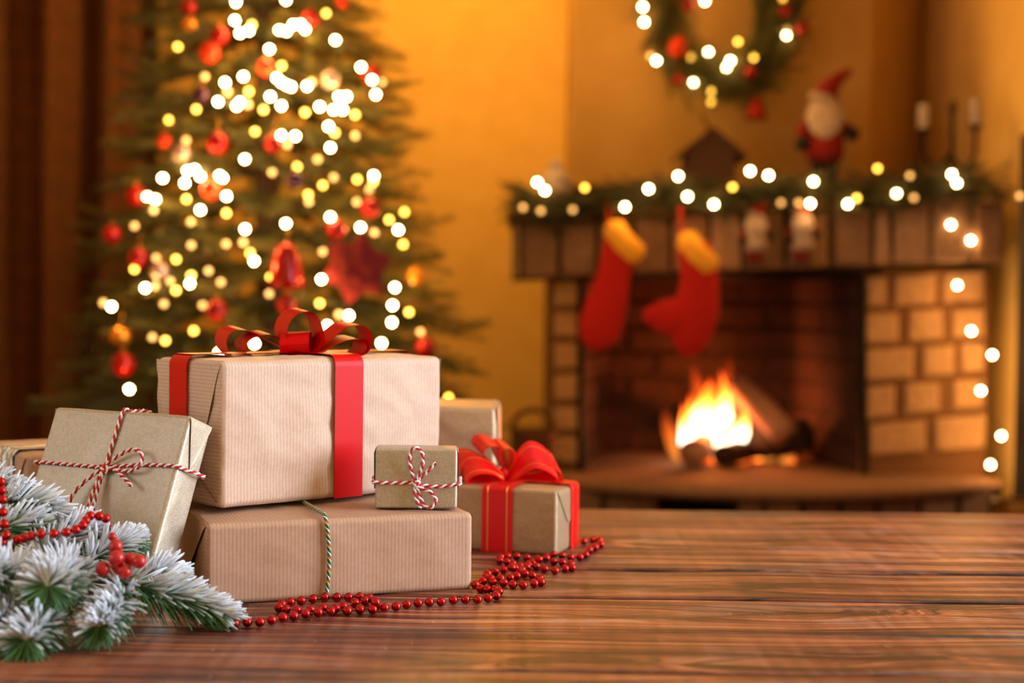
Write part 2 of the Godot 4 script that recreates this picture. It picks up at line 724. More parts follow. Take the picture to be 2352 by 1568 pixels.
	m.emission_texture = ramp([[0.0, Color(1.0, 0.62, 0.24)], [0.5, Color(0.95, 0.42, 0.08)], [1.0, Color(0.4, 0.08, 0.01)]])
	m.emission_energy_multiplier = 1.3
	m.albedo_color = Color(0.3, 0.1, 0.03, 0.55)
	m.transparency = BaseMaterial3D.TRANSPARENCY_ALPHA
	M.flame_soft = m
	m = glow(Color(1.0, 0.42, 0.12), 1.6)
	M.ember = m
	m = std(Color(0.85, 0.92, 1.0, 0.08), 0.03)
	m.transparency = BaseMaterial3D.TRANSPARENCY_ALPHA
	M.pane = m
	M.white_paint = std(Color(0.90, 0.90, 0.88), 0.5)
	m = glow(Color(1.0, 0.70, 0.36), 2.0)
	M.lamp_globe = m
	M.brass = std(Color(0.66, 0.48, 0.22), 0.35, 0.9)

# ---------------------------------------------------------------- the room
func wall_slab(called: String, a: Vector3, b: Vector3, thick: float, y0: float, y1: float, m: Material, label: String) -> void:
	# wall from a to b in plan; thickness goes away from the room's middle
	var d := (b - a).normalized()
	var out := Vector3(-d.z, 0, d.x)
	if out.dot((a + b) / 2.0 - Vector3(0, 0, -2.0)) < 0: out = -out
	var mb := MB.new()
	mb.block([Vector3(a.x, y0, a.z), Vector3(b.x, y0, b.z), Vector3(b.x, y1, b.z), Vector3(a.x, y1, a.z)], out * thick, 0.0005)
	struct(called, mb, m, label, "wall")

func window_wall(called: String, x: float, z0: float, z1: float, wz0: float, wz1: float, wy0: float, wy1: float, label: String) -> void:
	var t := 0.2 * signf(x)
	var mb := MB.new()
	for r in [[z0, wz0, 0.0, 2.75], [wz1, z1, 0.0, 2.75], [wz0, wz1, 0.0, wy0], [wz0, wz1, wy1, 2.75]]:
		mb.box(Vector3(minf(x, x + t), r[2], minf(r[0], r[1])), Vector3(maxf(x, x + t), r[3], maxf(r[0], r[1])))
	struct(called, mb, M.plaster, label, "wall")

func make_window(idx: int, x: float, z0: float, z1: float, y0: float, y1: float, label: String) -> void:
	var s := signf(x)
	var w := thing("window_%d" % idx, label, "window")
	w.set_meta("kind", "structure")
	var mb := MB.new()
	var xa := x + 0.05 * s
	var xb := x + 0.11 * s
	var lo := minf(xa, xb)
	var hi := maxf(xa, xb)
	for r in [[z0, z0 + 0.06, y0, y1], [z1 - 0.06, z1, y0, y1], [z0 + 0.06, z1 - 0.06, y0, y0 + 0.06], [z0 + 0.06, z1 - 0.06, y1 - 0.06, y1], [(z0 + z1) / 2 - 0.02, (z0 + z1) / 2 + 0.02, y0 + 0.06, y1 - 0.06]]:
		mb.box(Vector3(lo, r[2], r[0]), Vector3(hi, r[3], r[1]), 0.004)
	part(w, "window_frame", mb, M.white_paint)
	for k in 2:
		mb = MB.new()
		var a := z0 + 0.06 if k == 0 else (z0 + z1) / 2 + 0.02
		var b := (z0 + z1) / 2 - 0.02 if k == 0 else z1 - 0.06
		mb.quad(Vector3(x + 0.08 * s, y0 + 0.06, a), Vector3(x + 0.08 * s, y0 + 0.06, b), Vector3(x + 0.08 * s, y1 - 0.06, b), Vector3(x + 0.08 * s, y1 - 0.06, a), Vector3(10 * s, 1, 0))
		part(w, "pane", mb, M.pane)
	mb = MB.new()
	mb.box(Vector3(minf(x - 0.05 * s, x + 0.05 * s), y0 - 0.03, z0 - 0.04), Vector3(maxf(x - 0.05 * s, x + 0.05 * s), y0, z1 + 0.04), 0.004)
	part(w, "window_sill", mb, M.white_paint)

func make_room() -> void:
	var mb := MB.new()
	mb.box(Vector3(-2.6, -0.1, -5.4), Vector3(2.4, 0.0, 1.4))
	struct("floor", mb, M.floor, "dark wooden floor of the living room below the table", "floor")
	mb = MB.new()
	mb.box(Vector3(-2.6, 2.75, -5.4), Vector3(2.4, 2.85, 1.4))
	struct("ceiling", mb, M.ceiling, "plain pale ceiling of the living room", "ceiling")
	var c0 := P(1312, 400, 4.45).x            # edges of the chimney breast
	var c1 := P(2000, 200, 4.45).x
	var e1 := P(2135, 200, 4.95).x
	wall_slab("wall_back", Vector3(-2.4, 0, -4.95), Vector3(e1 + 0.3, 0, -4.95), 0.2, 0, 2.75, M.plaster, "amber plaster back wall between the tree and the chimney breast")
	mb = MB.new()
	var yb := P(1700, 470, 4.45).y
	mb.block([Vector3(c0, yb, -4.45), Vector3(c1, yb, -4.45), Vector3(c1, 2.75, -4.45), Vector3(c0, 2.75, -4.45)], Vector3(0, 0, -0.5), 0.006)
	mb.block([Vector3(c1, yb, -4.45), Vector3(e1 - 0.02, yb, -4.93), Vector3(e1 - 0.02, 2.75, -4.93), Vector3(c1, 2.75, -4.45)], Vector3(-0.05, 0, -0.015), 0.001)
	struct("wall_chimney", mb, M.plaster_dark, "plaster chimney breast above the stone mantel", "wall")
	var r1 := P(2338, 700, 4.1)
	wall_slab("wall_corner", Vector3(e1 - 0.04, 0, -4.95), Vector3(r1.x + 0.02, 0, -4.1), 0.15, 0, 2.75, M.plaster, "lit plaster wall at the far end of the mantel, beyond the candles")
	wall_slab("wall_corner", Vector3(r1.x + 0.02, 0, -4.1), Vector3(2.2, 0, -3.9), 0.15, 0, 2.75, M.plaster, "short plaster wall behind the black cabinet")
	window_wall("wall_right", 2.2, -4.2, 1.2, -1.80, -0.44, 0.8, 2.35, "side wall with a daylight window beside the table")
	make_window(1, 2.2, -1.80, -0.44, 0.8, 2.35, "white two-pane window that lights the table from one side")
	window_wall("wall_left", -2.4, -5.1, 1.2, -1.0, 0.6, 0.8, 2.2, "side wall with a smaller window behind the brown curtain")
	make_window(2, -2.4, -1.0, 0.6, 0.8, 2.2, "smaller white window across the room from the fireplace side")
	wall_slab("wall_front", Vector3(-2.4, 0, 1.2), Vector3(2.2, 0, 1.2), 0.2, 0, 2.75, M.plaster, "plain plaster wall facing the fireplace")
	# added wall, out of view, that blocks window daylight from the fireside
	mb = MB.new()
	mb.box(Vector3(-2.4, 0, -2.25), Vector3(-0.85, 2.75, -2.13), 0.004)
	mb.box(Vector3(0.85, 0, -2.25), Vector3(2.2, 2.75, -2.13), 0.004)
	mb.box(Vector3(-0.85, 2.1, -2.25), Vector3(0.85, 2.75, -2.13), 0.004)
	struct("wall_daylight_block", mb, M.plaster, "added unseen wall, open in the middle, that keeps daylight off the fireside", "wall")
	# brown curtain
	var o := thing("curtain", "floor-length brown curtain hanging in soft folds beside the Christmas tree", "curtain", Transform3D(Basis.IDENTITY, Vector3(-1.6, 0.03, -4.6)))
	var rows := []
	var f := noise(77, 1.4, 2)
	var xl := P(-160, 500, 4.6).x
	var xr := P(352, 500, 4.6).x
	for i in 40:
		var row := PackedVector3Array()
		var y := 0.03 + 2.62 * i / 39.0
		for j in 221:
			var u := j / 220.0
			var x := lerpf(xl, xr, u)
			var w := x + 0.03 * f.get_noise_2d(x * 2.0, y * 0.35)
			row.append(Vector3(w, y, -4.62 + 0.055 * sin(w * 33.0) + 0.02 * sin(w * 71.0 + 1.0) + 0.03 * f.get_noise_2d(x * 3.0, y * 0.4)))
		rows.append(row)
	mb = MB.new()
	mb.grid(rows, Vector3(-1.5, 1.0, -9.0), 1, 1)
	part(o, "drape", mb, M.curtain)
	mb = MB.new()
	mb.tube([Vector3(xl - 0.1, 2.66, -4.62), Vector3(xr + 0.1, 2.66, -4.62)], 0.014, 12)
	part(o, "curtain_rod", mb, M.brass)
	for x in [xl, xr]:
		mb = MB.new()
		mb.box(Vector3(x - 0.012, 2.64, -4.96), Vector3(x + 0.012, 2.68, -4.60), 0.002)
		part(o, "bracket", mb, M.brass)
	# added lamp, out of view, that warms the walls round the tree
	o = thing("added_warm_lamp", "added warm globe lamp, out of view, that brightens the back walls", "lamp", Transform3D(Basis.IDENTITY, Vector3(-0.35, 2.40, -4.05)))
	mb = MB.new()
	mb.ball(o.position, 0.13, 28)
	part(o, "globe", mb, M.lamp_globe)
	mb = MB.new()
	mb.tube([o.position + Vector3(0, 0.12, 0), Vector3(-0.35, 2.75, -4.05)], 0.008, 10)
	mb.lathe([Vector2(0, 2.75), Vector2(0.06, 2.75), Vector2(0.055, 2.73), Vector2(0.01, 2.71), Vector2(0, 2.71)], Vector3(-0.35, 0, -4.05), 20)
	part(o, "stem", mb, M.brass)
	lamp_in(o, Vector3.ZERO, LAMP_COLOR, LAMP_ENERGY, 0.13)
	# black cabinet at the edge
	o = thing("black_cabinet", "tall black cabinet standing against the wall beyond the fireplace", "cabinet", Transform3D(Basis.IDENTITY, Vector3(1.75, 0, -3.78)))
	var x0 := P(2336, 700, 3.9).x
	var y1 := P(2345, 288, 3.7).y
	mb = MB.new()
	mb.box(Vector3(x0, 0.0, -3.9), Vector3(x0 + 0.5, y1, -3.705), 0.006)
	part(o, "carcass", mb, M.felt_dark)
	mb = MB.new()
	mb.box(Vector3(x0 + 0.02, 0.06, -3.705), Vector3(x0 + 0.25, y1 - 0.02, -3.69), 0.004)
	part(o, "door", mb, M.felt_dark)
	mb = MB.new()
	mb.box(Vector3(x0 + 0.255, 0.06, -3.705), Vector3(x0 + 0.48, y1 - 0.02, -3.69), 0.004)
	part(o, "door", mb, M.felt_dark)

func lamp_in(o: Node3D, at: Vector3, color: Color, energy: float, size: float) -> void:
	var l := OmniLight3D.new()
	l.name = "lamp_light" if not o.has_node("lamp_light") else "lamp_light_%03d" % o.get_child_count()
	l.position = at
	l.light_color = color
	l.light_energy = energy
	l.light_size = size
	l.omni_range = 8.0
	l.omni_attenuation = 2.0
	l.shadow_enabled = true
	o.add_child(l)

# ---------------------------------------------------------------- fireplace
func rough_block(p: Node3D, called: String, px: Array, z: float, proud: float, deep: float, m: Material) -> void:
	var f := []
	for q in px:
		f.append(P(q[0] + rng.randf_range(-2, 2), q[1] + rng.randf_range(-2, 2), z - proud))
	var mb := MB.new()
	mb.block(f, Vector3(0, 0, -deep), 0.007)
	part(p, called, mb, m)

func make_fireplace() -> void:
	var base := P(1700, 1150, 4.2)
	var o := thing("fireplace", "rustic stone fireplace with an upright-stone lintel and a fire burning inside", "fireplace", Transform3D(Basis.IDENTITY, Vector3(base.x, 0, -4.2)))
	# mortar beds that hold the stones
	var z := 4.15
	var yt := P(1700, 628, z).y
	var yh := P(1660, 1085, z).y
	var xl := P(1264, 800, z).x
	var xo := P(1330, 800, z).x
	var xp := P(1984, 800, z).x
	var xr := P(2270, 800, z).x
	var mb := MB.new()
	mb.box(Vector3(xl, 0.0, -4.95), Vector3(xo, yt, -z), 0.003)
	var lp := part(o, "left_pier", mb, M.pier_mortar)
	mb = MB.new()
	mb.box(Vector3(xp, 0.0, -4.93), Vector3(xr, yt + 0.02, -z), 0.003)
	var rp := part(o, "right_pier", mb, M.pier_mortar)
	mb = MB.new()
	mb.box(Vector3(xo - 0.02, yt, -4.93), Vector3(xp + 0.05, yt + 0.25, -z), 0.003)
	part(o, "chimney_throat", mb, M.mortar)
	# bricks of the right pier, five courses seen, one below
	var yl := [628.0, 711.0, 796.0, 881.0, 969.0, 1057.0]
	var yr := [612.0, 699.0, 780.0, 862.0, 942.0, 1035.0]
	var xs := [[[1994, 2037], [2056, 2152], [2170, 2262]], [[1992, 2066], [2090, 2167], [2190, 2264]], [[1994, 2100], [2122, 2191], [2212, 2265]], [[1994, 2058], [2082, 2159], [2190, 2266]], [[2002, 2127], [2150, 2266]]]
	for r in 5:
		for q in xs[r]:
			var c := []
			for e in [[q[0], 1], [q[1], 1], [q[1], 0], [q[0], 0]]:
				var t := inverse_lerp(1990.0, 2270.0, e[0])
				c.append([e[0], lerpf(yl[r + e[1]], yr[r + e[1]], t) + (-8 if e[1] else 8)])
			rough_block(rp, "brick", c, z, 0.016, 0.06, M.pier_brick)
	# bricks of the left pier
	for r in 6:
		var ya := 640.0 + r * 72.0
		rough_block(lp, "brick", [[1272, ya + 62], [1327, ya + 62], [1327, ya + 6], [1272, ya + 6]], z, 0.016, 0.06, M.pier_brick)
	# lintel: upright stones under the mantel shelf
	z = 4.05
	mb = MB.new()
	var a := [[1176, 640], [2306, 596], [2306, 452], [1176, 506]]
	var f := []
	for q in a: f.append(P(q[0], q[1], z))
	mb.block(f, Vector3(0, 0, -0.55), 0.004)
	var li := part(o, "lintel", mb, M.mortar)
	var stones := [[1180, 1194], [1200, 1278], [1290, 1365], [1377, 1450], [1462, 1538], [1549, 1626], [1637, 1702], [1713, 1800], [1812, 1902], [1922, 2002], [2014, 2046], [2058, 2136], [2146, 2230], [2240, 2304]]
	for q in stones:
		var t0 := inverse_lerp(1176.0, 2306.0, q[0])
		var t1 := inverse_lerp(1176.0, 2306.0, q[1])
		rough_block(li, "stone", [[q[0], lerpf(638, 596, t0)], [q[1], lerpf(638, 596, t1)], [q[1], lerpf(512, 462, t1)], [q[0], lerpf(512, 462, t0)]], z, 0.02, 0.06, M.stone[rng.randi() % 3])
	# mantel shelf
	f = []
	z = 4.0
	for q in [[1166, 506], [2318, 458], [2318, 440], [1166, 488]]: f.append(P(q[0], q[1], z))
	mb = MB.new()
	mb.block(f, Vector3(0, 0, -0.47), 0.008)
	part(o, "mantel_shelf", mb, M.stone[1])
	# firebox lining, open to the room
	z = 4.16
	var y0 := yh
	mb = MB.new()
	var bz := -4.7
	mb.box(Vector3(xo, y0, bz - 0.04), Vector3(xp, yt, bz))
	var fb := part(o, "firebox_back", mb, M.mortar)
	for r in 7:
		for k in 5:
			var bw := (xp - xo) / 4.5
			var b0 := xo + (k - (0.5 if r % 2 else 0.0)) * bw
			var lo := Vector3(maxf(b0 + 0.006, xo + 0.004), y0 + 0.006 + r * (yt - y0) / 7.0, bz + 0.001)
			var hi := Vector3(minf(b0 + bw - 0.006, xp - 0.004), y0 - 0.006 + (r + 1) * (yt - y0) / 7.0, bz + 0.012 + rng.randf() * 0.006)
			if hi.x - lo.x < 0.02: continue
			mb = MB.new()
			mb.box(lo, hi, 0.005)
			part(fb, "brick", mb, M.soot_brick)
	for s in 2:
		var x := xo if s == 0 else xp
		var xi := x + (0.11 if s == 0 else -0.11)
		mb = MB.new()
		mb.quad(Vector3(x, y0, -4.19), Vector3(xi, y0, bz), Vector3(xi, yt, bz), Vector3(x, yt, -4.19), Vector3(x + (-1 if s == 0 else 1), 1, -4.4))
		mb.quad(Vector3(x, y0, -4.19), Vector3(x, y0, bz), Vector3(x, yt, bz), Vector3(x, yt, -4.19), Vector3(x + (1 if s == 0 else -1), 1, -4.4))
		var fs := part(o, "firebox_side", mb, M.mortar)
		for r in 7:
			for k in 2:
				var t0 := clampf(k * 0.5 + (0.0 if r % 2 else -0.25), 0.0, 1.0) + 0.01
				var t1 := clampf(k * 0.5 + 0.5 + (0.0 if r % 2 else -0.25), 0.0, 1.0) - 0.01
				if k == 1 and r % 2 == 0: t1 = 0.99
				var pa := Vector3(lerpf(x, xi, t0), 0, lerpf(-4.19, bz, t0))
				var pb := Vector3(lerpf(x, xi, t1), 0, lerpf(-4.19, bz, t1))
				var ya := y0 + 0.006 + r * (yt - y0) / 7.0
				var yb := y0 - 0.006 + (r + 1) * (yt - y0) / 7.0
				var nrm := Vector3(1 if s == 0 else -1, 0, 0.2).normalized() * (0.010 + rng.randf() * 0.004)
				mb = MB.new()
				mb.block([pa + nrm + Vector3(0, ya, 0), pb + nrm + Vector3(0, ya, 0), pb + nrm + Vector3(0, yb, 0), pa + nrm + Vector3(0, yb, 0)], -nrm * 0.98, 0.004)
				part(fs, "brick", mb, M.soot_brick)
	# iron frame round the opening, rounded at the upper corner
	mb = MB.new()
	var fr := []
	for q in [[1334, 1084], [1334, 900], [1334, 660], [1342, 640], [1360, 634], [1600, 632], [1950, 634], [1972, 642], [1981, 664], [1982, 900], [1986, 1096]]:
		fr.append(P(q[0], q[1], 4.14))
	mb.tube(curve(fr, 4), 0.010, 8)
	part(o, "iron_frame", mb, M.iron)
	# hearth: curved slab on a low brick base with a log hole
	var front := []
	for q in [[1285, 1086], [1400, 1092], [1550, 1100], [1700, 1106], [1850, 1112], [1990, 1112], [2120, 1106], [2300, 1090]]:
		var t := inverse_lerp(1285.0, 2300.0, q[0])
		front.append(P(q[0], q[1], 4.02 - 0.16 * sin(PI * t)))
	front = curve(front, 4)
	var rows := []
	for e in [[0.0, -0.004, 1], [0.0, 0.0, 0], [0.010, 0.008, 0], [0.0, 0.016, 0], [0.0, 0.0, 1]]: rows.append(PackedVector3Array())
	var ys := yh
	for p in front:
		var b := Vector3(p.x, 0, -4.93)
		rows[0].append(b + Vector3(0, ys - 0.045, 0))
		rows[1].append(Vector3(p.x, ys - 0.045, p.z))
		rows[2].append(Vector3(p.x, ys - 0.022, p.z + 0.012))
		rows[3].append(Vector3(p.x, ys, p.z))
		rows[4].append(b + Vector3(0, ys, 0))
	mb = MB.new()
	mb.grid(rows, Vector3(base.x, ys - 0.022, -4.5))
	part(o, "hearth_slab", mb, M.stone[1])
	z = 4.0
	mb = MB.new()
	mb.box(Vector3(P(1300, 1150, z).x, 0, -4.7), Vector3(P(1516, 1150, z).x, ys - 0.046, -z), 0.003)
	mb.box(Vector3(P(1694, 1150, z).x, 0, -4.7), Vector3(P(2280, 1150, z).x, ys - 0.046, -z), 0.003)
	mb.box(Vector3(P(1300, 1150, z).x, 0, -4.8), Vector3(P(2280, 1150, z).x, ys - 0.046, -4.7), 0.003)
	var hb := part(o, "hearth_base", mb, M.mortar)
	for r in 5:
		for q in [[1304, 1382], [1394, 1510], [1698, 1752], [1764, 1836], [1850, 1925], [1940, 2010], [2024, 2110], [2124, 2200], [2214, 2276]]:
			rough_block(hb, "brick", [[q[0], 1204 + r * 84], [q[1], 1204 + r * 84], [q[1], 1128 + r * 84], [q[0], 1128 + r * 84]], z, 0.015, 0.05, M.stone[(r + q[0]) % 3])
	# logs and fire
	var fy := yh
	var logs := [
		["split log leaning up against the flames, its pale bark catching the light", [1690, 880], 4.40, [1806, 1000], 4.26, 0.040, M.ash_log],
		["thick charred log lying at the end of the fire away from the stockings", [1735, 1030], 4.42, [1850, 1000], 4.30, 0.052, M.charred],
		["short log seen end-on at the front of the fire below the flames", [1590, 1040], 4.25, [1640, 1010], 4.5, 0.042, M.ash_log],
		["small dark log across the back of the fire nearest the long stocking", [1552, 940], 4.46, [1660, 1000], 4.5, 0.03, M.charred],
		["small charred log glowing at the middle of the fire bed", [1660, 1052], 4.26, [1720, 1030], 4.45, 0.034, M.charred],
	]
	for q in logs:
		var a1 := P(q[1][0], q[1][1], q[2])
		var b1 := P(q[3][0], q[3][1], q[4])
		a1.y = maxf(a1.y, fy + q[5] * 1.08)
		b1.y = maxf(b1.y, fy + q[5] * 1.08)
		var lg := thing("log", q[0], "log", Transform3D(Basis.IDENTITY, Vector3((a1.x + b1.x) / 2, minf(a1.y, b1.y) - q[5], (a1.z + b1.z) / 2)), "logs in the fire")
		mb = MB.new()
		var pts := []
		var rr := []
		for k in 9:
			pts.append(a1.lerp(b1, k / 8.0) + Vector3(rng.randf_range(-1, 1), rng.randf_range(-1, 1), 0) * 0.003)
			rr.append(q[5] * rng.randf_range(0.92, 1.06))
		mb.tube(pts, rr, 12)
		part(lg, "bark", mb, q[6])
	var fire := thing("fire", "bright yellow flames burning over glowing embers in the fireplace", "fire", Transform3D(Basis.IDENTITY, P(1640, 1050, 4.42) * Vector3(1, 0, 1) + Vector3(0, fy, 0)))
	# [foot px, foot py, tip px, tip py, depth, half width px, soft]
	for q in [[1630, 1055, 1618, 868, 4.40, 46, 0], [1585, 1050, 1580, 905, 4.42, 26, 0], [1668, 1045, 1655, 850, 4.43, 26, 0], [1700, 1040, 1704, 925, 4.40, 24, 0], [1610, 1060, 1560, 925, 4.38, 28, 0], [1740, 1050, 1745, 985, 4.40, 22, 0], [1650, 1058, 1672, 960, 4.36, 30, 0],
			[1625, 1050, 1604, 838, 4.46, 44, 1], [1665, 1050, 1668, 822, 4.47, 36, 1], [1560, 1050, 1530, 940, 4.44, 26, 1], [1760, 1055, 1800, 985, 4.42, 26, 1], [1800, 1058, 1838, 1005, 4.38, 20, 1]]:
		var fo := P(q[0], q[1], q[4])
		fo.y = fy + 0.004
		var ti := P(q[2], q[3], q[4])
		var wr: float = 0.86 * q[5] * q[4] / F
		rows = []
		var ph := rng.randf() * TAU
		for i in 15:
			var t := i / 14.0
			var rad := wr * pow(sin(PI * pow(t * 0.96 + 0.02, 0.62)), 0.9) * (1.0 - 0.25 * t)
			var cpt := fo.lerp(ti, t) + Vector3(sin(t * 5.0 + ph), 0, cos(t * 4.0 + ph)) * wr * 0.35 * t
			var row := PackedVector3Array()
			for j in 15:
				var an := TAU * j / 14
				row.append(cpt + Vector3(cos(an), 0, sin(an) * 0.7) * rad)
			rows.append(row)
		mb = MB.new()
		mb.grid(rows, fo.lerp(ti, 0.5), 1, 1, true)
		part(fire, "flame", mb, M.flame_soft if q[6] else M.flame)
	for k in 12:
		var e := P(rng.randf_range(1570, 1830), 1050, rng.randf_range(4.38, 4.52))
		e.y = fy + 0.008
		mb = MB.new()
		mb.ball(e, rng.randf_range(0.008, 0.016), 8, 1.3, 0.7, 1.0)
		part(fire, "ember", mb, M.ember)
	for q in [[1626, 985, 4.40], [1660, 965, 4.43], [1624, 940, 4.40]]:
		lamp_in(fire, P(q[0], q[1], q[2]) - fire.position, Color(1.0, 0.50, 0.20), FIRE_ENERGY, 0.012)
	# brass bucket at the cabinet's foot
	var kp := P(2352, 1150, 3.62)
	o = thing("brass_bucket", "shiny brass bucket standing on the floor before the black cabinet", "bucket", Transform3D(Basis.IDENTITY, Vector3(kp.x, 0, kp.z)))
	mb = MB.new()
	mb.lathe([Vector2(0, 0), Vector2(0.055, 0), Vector2(0.058, 0.01), Vector2(0.075, kp.y - 0.01), Vector2(0.079, kp.y), Vector2(0.074, kp.y), Vector2(0.055, 0.012), Vector2(0, 0.012)], o.position, 28)
	part(o, "pail", mb, M.brass)
	mb = MB.new()
	var bh := []
	for k in 13:
		var an := PI * k / 12.0
		bh.append(Vector3(kp.x + cos(an) * 0.078, kp.y - 0.01 + sin(an) * 0.022, kp.z + sin(an) * 0.07))
	mb.tube(bh, 0.0035, 8)
	part(o, "bail", mb, M.iron)
	# log basket on the floor beside the hearth
	var bp := P(1224, 1010, 3.98)
	o = thing("log_basket", "brown wicker log basket standing in the nook beside the hearth", "basket", Transform3D(Basis.IDENTITY, Vector3(bp.x, 0, bp.z)))
	mb = MB.new()
	var yt2 := P(1224, 985, 3.98).y
	mb.lathe([Vector2(0, 0), Vector2(0.050, 0), Vector2(0.055, 0.1), Vector2(0.062, yt2 - 0.02), Vector2(0.066, yt2), Vector2(0.058, yt2), Vector2(0.054, yt2 - 0.03), Vector2(0.0, yt2 - 0.04)], o.position, 20)
	part(o, "woven_body", mb, M.wicker)
	mb = MB.new()
	var hpts := []
	for k in 13:
		var an := PI * k / 12.0
		hpts.append(Vector3(bp.x + cos(an) * 0.058, yt2 + sin(an) * 0.055, bp.z))
	mb.tube(hpts, 0.008, 8)
	part(o, "handle", mb, M.wicker)

# ---------------------------------------------------------------- needles of the tree, garland and wreath
func twig_mesh(len_: float, count: int, nl: float, nr: float) -> ArrayMesh:    # along +y
	var mb := MB.new()
	for k in count:
		var t := (k + 0.5) / count
		var a := k * 2.399 + rng.randf() * 0.5
		var rad := Vector3(cos(a), 0, sin(a))
		var sp := lerpf(1.0, 0.45, t) + rng.randf_range(-0.1, 0.1)
		var d := (Vector3.UP * cos(sp) + rad * sin(sp)).normalized()
		var b := Vector3(0, t * len_, 0)
		var s := d.cross(Vector3.UP).normalized() * nr
		var q := d.cross(s).normalized() * nr
		var tip := b + d * nl * rng.randf_range(0.75, 1.1)
		var m0 := b + d * nl * 0.35
		var ctr := b + d * nl * 0.4
		var ring := [m0 + s, m0 - s * 0.5 + q * 0.87, m0 - s * 0.5 - q * 0.87]
		for e in 3:
			mb.tri(ring[e], ring[(e + 1) % 3], tip, ctr)
			mb.tri(ring[e], ring[(e + 1) % 3], b, ctr)
	return mb.mesh(M.needle)

func scatter(p: Node3D, called: String, mesh: ArrayMesh, at: Array, tints: Array) -> void:
	var mm := MultiMesh.new()
	mm.transform_format = MultiMesh.TRANSFORM_3D
	mm.use_colors = true
	mm.mesh = mesh
	mm.instance_count = at.size()
	for i in at.size():
		mm.set_instance_transform(i, at[i])
		mm.set_instance_color(i, tints[i])
	var o := MultiMeshInstance3D.new()
	o.name = called
	o.multimesh = mm
	o.set_meta("kind", "stuff")
	p.add_child(o)

func aim(dir: Vector3, o: Vector3, s: float) -> Transform3D:     # +y along dir, turned about it at random
	var y := dir.normalized()
	var x := y.cross(Vector3(0.3, 0.2, 0.93) if absf(y.dot(Vector3(0.3, 0.2, 0.93))) < 0.9 else Vector3.RIGHT).normalized()
	return Transform3D(Basis(x, y, x.cross(y)).rotated(y, rng.randf() * TAU).scaled(Vector3.ONE * s), o)

func green() -> Color:       # linear
	var k := rng.randf()
	return Color(0.030, 0.038, 0.009).lerp(Color(0.14, 0.135, 0.02), k * k)

const TREE_Z := 3.6
func tree_axis(y: float) -> Vector3:
	return Vector3(lerpf(P(622, 860, TREE_Z).x, P(605, 0, TREE_Z).x, (y - 0.87) / 0.94), y, -TREE_Z)

func tree_r(y: float) -> float:
	var k := [[0.25, 0.60], [0.55, 0.60], [0.87, 0.515], [1.33, 0.39], [1.81, 0.275], [2.15, 0.15], [2.45, 0.01]]
	for i in k.size() - 1:
		if y <= k[i + 1][0]:
			return lerpf(k[i][1], k[i + 1][1], clampf((y - k[i][0]) / (k[i + 1][0] - k[i][0]), 0, 1))
	return 0.01

func on_tree(px: float, py: float, out: float) -> Vector3:   # the near side of the tree seen there
	var p := P(px, py, TREE_Z)
	var c := tree_axis(p.y)
	var r := tree_r(p.y) * out
	for k in 3:
		var dx := p.x - c.x
		var z := TREE_Z - sqrt(maxf(r * r - dx * dx, 0.0004))
		p = P(px, py, z)
		r = tree_r(p.y) * out
	return p

func make_tree() -> void:
	var o := thing("christmas_tree", "tall decorated Christmas tree with lights between the curtain and the wall", "tree", Transform3D(Basis.IDENTITY, Vector3(tree_axis(0.3).x, 0, -TREE_Z)))
	var mb := MB.new()
	mb.tube([tree_axis(0.03), tree_axis(1.2), tree_axis(2.42)], [0.05, 0.032, 0.006], 10)
	part(o, "trunk", mb, M.bark)
	mb = MB.new()
	var b := tree_axis(0.0) * Vector3(1, 0, 1)
	mb.lathe([Vector2(0, 0.0), Vector2(0.2, 0.0), Vector2(0.2, 0.03), Vector2(0.08, 0.06), Vector2(0.07, 0.14), Vector2(0, 0.14)], b, 24)
	part(o, "tree_stand", mb, M.iron)
	var at := []
	var tint := []
	var wood := MB.new()
	var mesh := twig_mesh(0.10, 46, 0.026, 0.0011)
	var tiers := 25
	for i in tiers:
		var y := 0.36 + 2.06 * pow(i / (tiers - 1.0), 0.92)
		var nb := int(lerpf(19, 5, i / (tiers - 1.0)))
		for k in nb:
			var a := TAU * (k + rng.randf() * 0.6) / nb + i * 1.3
			var r := maxf(tree_r(y) * rng.randf_range(0.84, 1.06) - 0.03, 0.02)
			var d := Vector3(cos(a), 0, sin(a))
			var s := tree_axis(y)
			var pts := []
			for q in 6:
				var t := q / 5.0
				pts.append(s + d * r * t + Vector3(0, 0.10 * t - 0.17 * t * t, 0) * (r / 0.5))
			wood.tube(pts, [0.008, 0.007, 0.006, 0.005, 0.004, 0.002], 5)
			var side := d.cross(Vector3.UP)
			var n := int(r / 0.5 * 17) + 4
			for q in n:
				var t := 0.28 + 0.72 * (q + rng.randf()) / n
				var p: Vector3 = s + d * r * t + Vector3(0, 0.10 * t - 0.17 * t * t, 0) * (r / 0.5)
				var w := rng.randf_range(-1, 1)
				var dir := d + side * w * 1.0 + Vector3(0, rng.randf_range(-0.35, 0.30), 0)
				at.append(aim(dir, p, rng.randf_range(0.8, 1.35) * (1.0 if r > 0.12 else 0.7)).translated(-o.position))
				tint.append(green())
	part(o, "branches", wood, M.bark, true, "stuff")
	scatter(o, "needles", mesh, at, tint)

func bulb_mesh(m: Material) -> ArrayMesh:
	var mb := MB.new()
	mb.lathe([Vector2(0, -0.0066), Vector2(0.0040, -0.0062), Vector2(0.0068, -0.0032), Vector2(0.0072, 0.0), Vector2(0.0062, 0.0042), Vector2(0.0030, 0.0068), Vector2(0, 0.0078)], Vector3.ZERO, 10)
	return mb.mesh(m)

